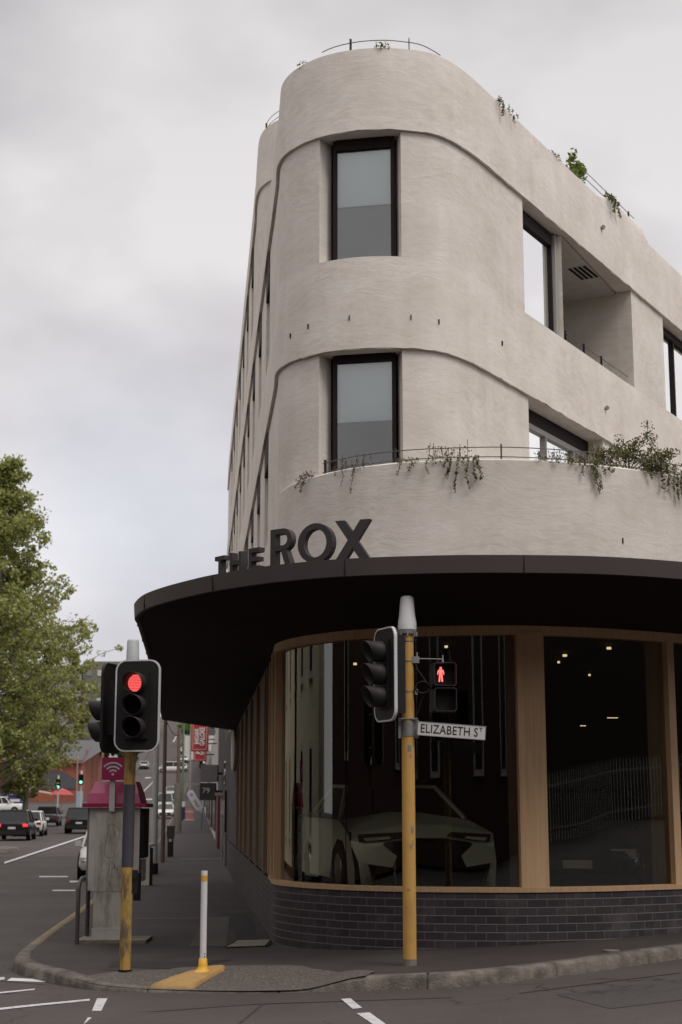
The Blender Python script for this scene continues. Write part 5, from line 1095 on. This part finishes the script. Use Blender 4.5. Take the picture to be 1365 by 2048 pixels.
for k in range(3): mb = MB(); mb.box((.03 - 1.1 - 1.07 * k * 1.5, 10 + 15 * k, 3), (.15, .25, 8)); mb.build('pier', 'red_brick', bh)
house('low_brick_building', 'orange brick building behind the big tree trunk and the blue sign', [(-66, 196), (-41, 196), (-41, 230), (-66, 230)], 2.2, 5.4, 'red_brick', [(0, .2, .4, 3.2, 4.6), (0, .55, .8, 3.2, 4.6)], 1.2)
apt = house('apartment_block', 'grey apartment block with pale windows on the skyline left of the traffic light', [(-66.5, 400), (-52, 400), (-52, 420), (-66.5, 420)], 22, 39.3, M.setdefault('olive_wall', mat('olive_wall', (.15, .15, .115), .9)), ())
for i in range(5):
    for j in range(4):
        mb = MB(); mb.box((1.6 + 2.8 * i, 0, 3.5 + 3.6 * j), (1.3, .3, 1.5)); mb.build('window', 'bg_wall' if (i + j) % 2 else 'bg_white', apt)
house('apartment_block', 'lower pale wing left of the grey apartment block on the skyline', [(-78, 398), (-66.8, 398), (-66.8, 415), (-78, 415)], 22, 37.9, M.setdefault('pale_wall', mat('pale_wall', (.27, .27, .24), .9)), [(0, .1, .2, 34, 35.6), (0, .35, .45, 34, 35.6), (0, .6, .7, 34, 35.6), (0, .1, .2, 30, 31.6), (0, .35, .45, 30, 31.6), (0, .6, .7, 30, 31.6)])
house('hill_house', 'pale house at the roadside halfway up the hill', [(-52, 330), (-45, 330), (-46.5, 345), (-54, 345)], 11, 16, 'bg_white', [(0, .2, .4, 13, 14.5)], 2.4)
for i, (x, y, h_, m_, lb) in enumerate(((-33, 330, 5, 'bg_white', 'white house right of the climbing street'), (-36, 400, 6, 'bg_wall', 'grey house higher up right of the climbing street'), (-46.5, 470, 7, 'bg_white', 'pale house near the top of the climbing street'))):
    house('hill_house', lb, [(x, y), (x + 9, y), (x + 9, y + 12), (x, y + 12)], prof(y), prof(y) + h_, m_, [(0, .15, .4, prof(y) + 2, prof(y) + 3.6), (0, .6, .85, prof(y) + 2, prof(y) + 3.6)], 2)
# blue sign board
o = thing('sign_board', (-39.9, 185, 1.6), 'blue sign board reading AUTOCARE behind the white ute', 'sign')
mb = MB(); mb.box((1.35, 0, 1.85), (2.75, .2, 2.1)); mb.build('board', 'blue', o); mb = MB(); mb.box((2.9, .3, 2.1), (.6, .3, 2.4)); mb.build('end_column', M.setdefault('blue_light', mat('blue_light', (.05, .09, .32), .5)), o)
text_mesh('lettering', 'AUTOCARE', .34, Matrix.Translation((1.3, -.13, 1.75)), 'white_ink', o, .01, 1, .015)
mb = MB(); mb.tube([(.35 + .1 * k, -.12, 2.3 + .09 * math.sin(k * 1.3)) for k in range(20)], .09, 6); mb.build('yellow_mark', 'yellow_ink', o); mb = MB(); mb.box((1.7, -.12, 1.15), (1.1, .04, .3)); mb.build('white_mark', 'white_ink', o)
o = thing('signboard', (-26.2, 158, 1.3), 'tall pale panel standing on the corner before the red brick hall', 'sign'); mb = MB(); mb.box((0, 0, 1.1), (.62, .3, 2.2)); mb.build('panel', M.setdefault('pale_blue', mat('pale_blue', (.30, .34, .40), .6)), o); mb = MB(); mb.box((0, 0, .05), (.8, .5, .1)); mb.build('foot', 'concrete', o)
pole('lamp_pole', -27.2, 162, 6.2, .1, 'bg_wall', 'pale lamp pole in front of the red brick hall'); pole('lamp_pole', -31.6, 158, 4.6, .12, 'galv', 'short grey pole left of the green traffic lights'); pole('utility_pole', -26.6, 175, 9, .17, M.setdefault('olive_pole', mat('olive_pole', (.16, .14, .09), .9)), 'olive brown pole at the corner of the red brick hall')
o = thing('cafe_umbrella', (-31.2, 176, 1.4), 'red and white umbrella by the footpath near the blue sign', 'umbrella'); mb = MB(); mb.cyl((0, 0, 0), (0, 0, 2.6), .04, .04, 8); mb.build('pole', 'galv', o); mb = MB(); mb.lathe([(1.4, 1.9), (.7, 2.4), (.02, 2.65)], 8); mb.build('canopy', 'red', o)
o = thing('market_awning', (-34.5, 178, 1.4), 'white sloping awning left of the red umbrella', 'awning'); mb = MB(); mb.prism([(-1.6, 2.6), (2.4, 1.9), (2.4, 2.0), (-1.6, 2.8)], -.5, .8); mb.build('sheet', 'bg_white', o)
for x in (-1.5, 2.2): mb = MB(); mb.cyl((x, 0, 0), (x, 0, 2), .05, .05, 6); mb.build('leg', 'galv', o)

# ================================================================ cars
def car(name, label, x, y, rz, paint, kind='suv', z=None, brake=False, cat='car', grp=None, roofm=None):
    """front faces +x in its own frame"""
    o = thing(name, (x, y, Rz(x, y) if z is None else z), label, cat, rz, grp)
    Lg, Wd, H_ = {'suv': (4.5, 1.82, 1.62), 'hatch': (4.1, 1.76, 1.48), 'sedan': (4.6, 1.8, 1.45), 'ute': (5.3, 1.86, 1.80), 'van': (5.0, 1.86, 1.98)}[kind]
    h = Lg / 2
    belt = {'suv': .98, 'hatch': .92, 'sedan': .9, 'ute': 1.1, 'van': 1.1}[kind]
    # lower body stations: x, zbottom, ztop, halfwidth
    nose = belt - .1
    st_ = [(-h, .45, belt - .12, .40), (-h + .06, .32, belt - .02, .46), (-h + .35, .26, belt, .49), (-h * .45, .24, belt, .5), (h * .25, .24, belt, .5), (h * .5, .24, belt - .02, .5), (h - .4, .26, nose - .05, .48), (h - .1, .32, nose - .16, .45), (h, .42, nose - .26, .39)]
    if kind == 'ute': st_[-3:] = [(h - .4, .3, belt - .03, .49), (h - .08, .36, belt - .07, .47), (h, .45, belt - .2, .43)]
    mb = MB(); vs = []; m_ = 10
    for sx, zb, zt_, hw in st_:
        w_ = hw * Wd
        for yy, zq in ((-w_ * .9, zb), (-w_, zb + .12), (-w_ * 1.0, (zb + zt_) / 2), (-w_ * .965, zt_ - .07), (-w_ * .88, zt_), (w_ * .88, zt_), (w_ * .965, zt_ - .07), (w_, (zb + zt_) / 2), (w_, zb + .12), (w_ * .9, zb)): vs.append((sx, yy, zq))
    ns = len(st_)
    mb.add(vs, [(i * m_ + k, (i + 1) * m_ + k, (i + 1) * m_ + (k + 1) % m_, i * m_ + (k + 1) % m_) for i in range(ns - 1) for k in range(m_)], True); mb.add(vs[:m_], [tuple(reversed(range(m_)))]); mb.add(vs[-m_:], [tuple(range(m_))])
    body = mb.build('body', paint, o)
    # cabin
    c0, c1, t0, t1 = {'suv': (-h + .12, h * .42, -h + .42, h * .1), 'hatch': (-h + .15, h * .42, -h + .5, h * .08), 'sedan': (-h * .72, h * .42, -h * .42, h * .05), 'ute': (-h * .15, h * .5, -h * .08, h * .25), 'van': (-h + .06, h * .72, -h + .14, h * .42)}[kind]
    cw = Wd * .46; tw = Wd * .385; zt_ = H_ - .06
    mb = MB(); b_ = [(c0, -cw, belt - .03), (c1, -cw, belt - .03), (c1, cw, belt - .03), (c0, cw, belt - .03)]; t_ = [(t0, -tw, zt_), (t1, -tw, zt_), (t1, tw, zt_), (t0, tw, zt_)]
    mb.add(b_ + t_, [(0, 1, 5, 4), (1, 2, 6, 5), (2, 3, 7, 6), (3, 0, 4, 7), (4, 5, 6, 7)]); mb.build('windows', 'win_dark', o)
    mb = MB(); rr = [(t0 - .03, -tw - .02), (t1 + .05, -tw - .02), (t1 + .05, tw + .02), (t0 - .03, tw + .02)]; mb.add([(a, b, zt_ - .01) for a, b in rr] + [(a * .97 + (t0 + t1) / 2 * .03, b * .9, H_) for a, b in rr], [(0, 1, 5, 4), (1, 2, 6, 5), (2, 3, 7, 6), (3, 0, 4, 7), (4, 5, 6, 7)])
    mb.build('roof', roofm or paint, o)
    for s in (-1, 1):
        for (bx_, tx_) in ((c0, t0), (c1, t1), ((c0 + c1) / 2, (t0 + t1) / 2)):
            mb = MB(); mb.cyl((bx_, s * (cw + .005), belt - .03), (tx_, s * (tw + .008), zt_), .04, .035, 6); mb.build('pillar', paint, o)
    for sx in (-h + .8, h - .85):
        for s in (-1, 1):
            mb = MB(); mb.cyl((sx, s * (Wd / 2 - .2), .33), (sx, s * (Wd / 2 + .015), .33), .33, .33, 20); wh = mb.build('wheel', 'tyre', o)
            mb = MB(); mb.cyl((sx, s * (Wd / 2 + .01), .33), (sx, s * (Wd / 2 + .022), .33), .2, .19, 14); mb.build('rim', 'chrome', wh)
        mb = MB()
        for s in (-1, 1):
            mb2 = MB(); mb2.cyl((sx, s * (Wd / 2 - .06), .36), (sx, s * (Wd / 2 + .004), .36), .395, .395, 20); mb2.build('wheel_arch', 'black_matte', o)
    for s in (-1, 1):
        mb = MB(); mb.box((-h + .06, s * Wd * .385, belt - .18), (.14, .26, .15)); mb.build('tail_light', M.setdefault('tail_on', mat('brake_lamp', (.5, .02, .02), .3, emit=(1, .04, .06), estr=1.1)) if brake else 'tail', o)
        mb = MB(); mb.box((h - .14, s * Wd * .355, nose - .26), (.2, .34, .13)); mb.build('headlight', 'head', o)
        mb = MB(); mb.box((c1 - .18, s * (Wd / 2 + .07), belt + .08), (.12, .17, .14)); mb.build('mirror', paint, o)
    mb = MB(); mb.box((-h + .01, 0, .42), (.16, Wd * .84, .22)); mb.build('rear_bumper', 'black', o)
    mb = MB(); mb.box((h - .02, 0, .46), (.1, Wd * .6, .24)); mb.build('grille', 'black', o)
    mb = MB(); mb.box((-h - .01, 0, belt - .32), (.04, .4, .11)); mb.build('number_plate', 'sign_white', o)
    mb = MB(); mb.box((h + .035, 0, .42), (.03, .4, .11)); mb.build('number_plate', 'sign_white', o)
    if kind == 'ute': mb = MB(); mb.box((-h * .58, 0, belt - .02), (h * .8, Wd * .8, .06)); mb.build('tray_cover', 'black', o)
    return o
UP = math.pi / 2 + .0925; DN = UP + math.pi
car('parked_car', 'black hatchback with one red tail lamp glowing, nearest at the left edge', -17.75, 86.5, UP, 'car_black', 'suv', brake=True)
car('parked_car', 'white SUV just ahead of the black hatchback', -18.75, 95.5, UP, 'car_white', 'hatch')
car('moving_car', 'dark grey car with a pale roof, further ahead under the lower tree', -22.75, 123, UP, 'car_grey', 'hatch')
car('moving_car', 'dark SUV in the lane beside the phone booth roof', -16.75, 102, UP, 'car_black', 'suv')
car('parked_ute', 'white ute side-on at the left edge in front of the blue sign', -37.2, 172, 0, 'car_white', 'ute', cat='ute')
car('parked_car', 'white car parked at the kerb, half hidden behind the phone booth', -6.72, 46.6, DN, 'car_white', 'hatch')
car('parked_car', 'white car facing the camera behind the slim brown pole', -17.45, 157, DN, 'car_white', 'sedan')
car('parked_car', 'silver car parked directly behind the white car facing the camera', -20.3, 182, DN, 'car_silver', 'van', cat='van')
car('parked_car', 'silver car with dark lower half, third in the parked row', -23.2, 216, DN, 'car_silver', 'hatch')
car('crossing_van', 'white van crossing the street side-on between two poles', -31.9, 295, math.pi, 'car_white', 'van', cat='van')
car('climbing_car', 'white hatchback climbing the hill beside the right edge of the signal board', -38.7, 309, UP, 'car_white', 'hatch')
car('climbing_car', 'small dark car further up the hill', -45.3, 372, UP, 'car_black', 'hatch')
car('climbing_car', 'tiny pale car near the top of the hill', -55.5, 470, UP, 'car_white', 'hatch')
for k in range(6):
    y = 300 + 24 * k; car('parked_car', 'one of the row of white cars parked on the hill right of the timber pole', lx(y) - 3.6, y, DN, 'car_white', 'hatch', grp='white cars parked up the hill')

# ================================================================ cars inside the showroom
def show_car(label, x, y, rz, paint):
    o = thing('show_car', (x, y, .5), label, 'car', rz)
    # angular front: faces -y locally
    mb = MB()
    hood = [(-.93, .35, .86), (-.90, 1.4, 1.02), (-.2, 1.5, 1.12), (-.25, .22, .97), (.25, .22, .97), (.2, 1.5, 1.12), (.90, 1.4, 1.02), (.93, .35, .86)]
    mb.add(hood, [(0, 1, 2, 3), (3, 2, 5, 4), (4, 5, 6, 7)])
    mb.add([(-.93, .35, .86), (-.25, .22, .97), (-.22, .05, .80), (-.62, .10, .74), (-.95, .34, .72)], [(0, 1, 2, 3, 4)]); mb.add([(.93, .35, .86), (.25, .22, .97), (.22, .05, .80), (.62, .10, .74), (.95, .34, .72)], [(0, 1, 2, 3, 4)])
    mb.add([(-.22, .05, .80), (.22, .05, .80), (.25, .22, .97), (-.25, .22, .97)], [(0, 1, 2, 3)])
    for s in (-1, 1):
        mb.add([(s * .95, .34, .72), (s * .62, .10, .74), (s * .42, .02, .58), (s * .48, .0, .44), (s * .9, .08, .5)], [(0, 1, 2, 3, 4)])
        mb.add([(s * .9, .08, .5), (s * .80, .0, .5), (s * .70, .0, .12), (s * .86, .06, .1)], [(0, 1, 2, 3)])
        mb.add([(s * .97, .42, .85), (s * .95, .34, .72), (s * .93, .2, .42), (s * .92, .2, .12), (s * .95, .5, .12), (s * .96, .55, .55), (s * .96, .8, .75), (s * .96, 1.2, .78), (s * .96, 1.55, .6), (s * .96, 1.75, .25), (s * .96, 4.0, .25), (s * .96, 4.2, .8), (s * .93, 4.0, 1.05), (s * .90, 1.4, 1.02)], [tuple(range(14))])
    mb.add([(-.70, .0, .12), (.70, .0, .12), (.8, -.02, .05), (-.8, -.02, .05)], [(0, 1, 2, 3)])
    sb_ = mb.build('body', paint, o); bm = bmesh.new(); bm.from_mesh(sb_.data); bmesh.ops.remove_doubles(bm, verts=bm.verts, dist=.002); bmesh.ops.recalc_face_normals(bm, faces=bm.faces); bm.to_mesh(sb_.data); bm.free()
    sb_.data.polygons.foreach_set('use_smooth', [True] * len(sb_.data.polygons)); bv = sb_.modifiers.new('bevel', 'BEVEL'); bv.width = .045; bv.segments = 4; bv.limit_method = 'ANGLE'; bv.angle_limit = R_(12)
    mb = MB(); mb.add([(-.8, .12, .5), (.8, .12, .5), (.7, .12, .12), (-.7, .12, .12)], [(0, 1, 2, 3)]); mb.add([(-.45, .12, .75), (.45, .12, .75), (.45, .12, .42), (-.45, .12, .42)], [(0, 1, 2, 3)]); mb.build('grille', 'black_matte', o)
    for s in (-1, 1):
        mb = MB(); mb.add([(s * .88, .255, .845), (s * .3, .12, .875), (s * .24, .07, .82), (s * .55, .09, .775), (s * .86, .25, .74)], [(0, 1, 2, 3, 4)]); hl = mb.build('headlight', 'black', o); hl.location = (0, -.01, 0)
        mb = MB(); mb.add([(s * .82, .22, .80), (s * .5, .12, .82), (s * .48, .1, .79), (s * .78, .21, .76)], [(0, 1, 2, 3)]); q = mb.build('lamp_strip', 'head', hl); q.location = (0, -.012, 0)
        for yy in (1.15, 3.5): mb = MB(); mb.cyl((s * .72, yy, .36), (s * .955, yy, .36), .36, .36, 28); w_ = mb.build('wheel', 'tyre', o); mb = MB(); mb.cyl((s * .95, yy, .36), (s * .965, yy, .36), .24, .23, 12); mb.build('rim', 'chrome', w_)
    mb = MB(); mb.add([(-.85, 1.45, 1.02), (.85, 1.45, 1.02), (.62, 2.2, 1.45), (-.62, 2.2, 1.45), (-.6, 3.2, 1.47), (.6, 3.2, 1.47), (.8, 4.1, 1.05), (-.8, 4.1, 1.05)], [(0, 1, 2, 3), (3, 2, 5, 4), (4, 5, 6, 7), (0, 3, 4, 7), (1, 6, 5, 2)]); mb.build('windows', 'win_dark', o)
    for s in (-1, 1): mb = MB(); mb.tube([(s * .87, 1.43, 1.03), (s * .64, 2.2, 1.47), (s * .62, 3.2, 1.49), (s * .82, 4.1, 1.06)], .03, 6); mb.build('roof_rail', paint, o)
    return o
M['show_silver'] = mat('show_silver', (.50, .54, .48), .35, metal=.2)
show_car('silver angular concept car behind the curved shop glass beside the yellow post', 1.12, 20.05, R_(11), 'show_silver')
show_car('second silver car further back at the left inside the showroom', .1, 25.2, R_(6), 'show_silver')
car('show_car', 'dark car deeper inside the showroom right of the yellow post', 3.6, 23.8, R_(-100), 'car_black', 'hatch', z=.5)

# ================================================================ what stands behind the camera and shows in the shop glass
def facade(name, label, x0, x1, y, z1, m, fm, n, wz, face=1, arch=False, ww=1.1):
    r = thing(name, ((x0 + x1) / 2, y, 0), label, 'building'); Wd = x1 - x0
    mb = MB(); mb.box((0, -face * 4, z1 / 2), (Wd, 8, z1)); mb.build('wall', m, r)
    for z0, zt_ in wz:
        for k in range(n):
            x = -Wd / 2 + Wd * (k + .5) / n
            poly = [(-ww / 2, z0), (ww / 2, z0), (ww / 2, zt_)] + ([(0, zt_ + ww * 1.1)] if arch else []) + [(-ww / 2, zt_)]
            out_ = [(a * 1.45, z0 - .2 if b == z0 else b + .22) for a, b in poly]
            mb = MB(); mb.ring(out_, poly, 0, .14); f_ = mb.build('window', fm, r); f_.location = (x, 0, 0)
            mb = MB(); mb.prism(poly, .01, .05); mb.build('pane', 'win_dark', f_)
    return r
facade('church_hall', 'dark red brick church with tall pointed windows, mirrored in the curved shop glass', -32, 9, -9, 11.5, 'church', 'stone', 6, [(2.8, 7.6)], arch=True, ww=1.5)
cb = facade('cream_building', 'cream building with narrow windows, mirrored at the left end of the shop glass', 0, 44, 0, 11, 'cream', 'stone', 9, [(1.0, 3.2), (5.2, 7.6)])
cb.location = (-18.5, 46, 0); cb.rotation_euler = (0, 0, R_(-95))
cw_ = facade('brick_terrace', 'dark red brick terrace on the near left corner, mirrored beside the yellow post', 0, 27, 0, 9.5, 'church', 'stone', 3, [(3.0, 6.6)], arch=True, ww=1.1); cw_.location = (-18, 7.5, 0); cw_.rotation_euler = (0, 0, R_(-90))
cb2 = facade('dark_warehouse', 'dark brown building across the right-hand street, mirrored in the right shop window', 0, 150, 0, 13, M.setdefault('tan', mat('dark_brown_brick', (.035, .022, .017), .9, var=.2)), 'bg_wall', 6, [(8.8, 10.6)]); cb2.location = (68, 27, 0); cb2.rotation_euler = (0, 0, R_(37))
fn = thing('palisade_fence', (12, -7, .5), 'pale picket fence mirrored in the right shop window', 'fence', rz=R_(36.9))
mb = MB()
for z in (.4, 1.6): mb.box((21.5, 0, z), (43, .05, .06))
mb.build('rail', 'galv', fn)
pm = None
for k in range(96):
    if pm is None: mb = MB(); mb.prism([(-.035, .05), (.035, .05), (.035, 1.85), (0, 2.0), (-.035, 1.85)], .03, .04); pm = mb.build('picket', M.setdefault('picket', mat('picket_paint', (.75, .75, .72), .6)), fn); pm.location = (.1, 0, 0)
    else: c = pm.copy(); COL.objects.link(c); c.parent = fn; c.location = (.1 + .45 * k, 0, 0)
fn.rotation_euler[1] = -.033
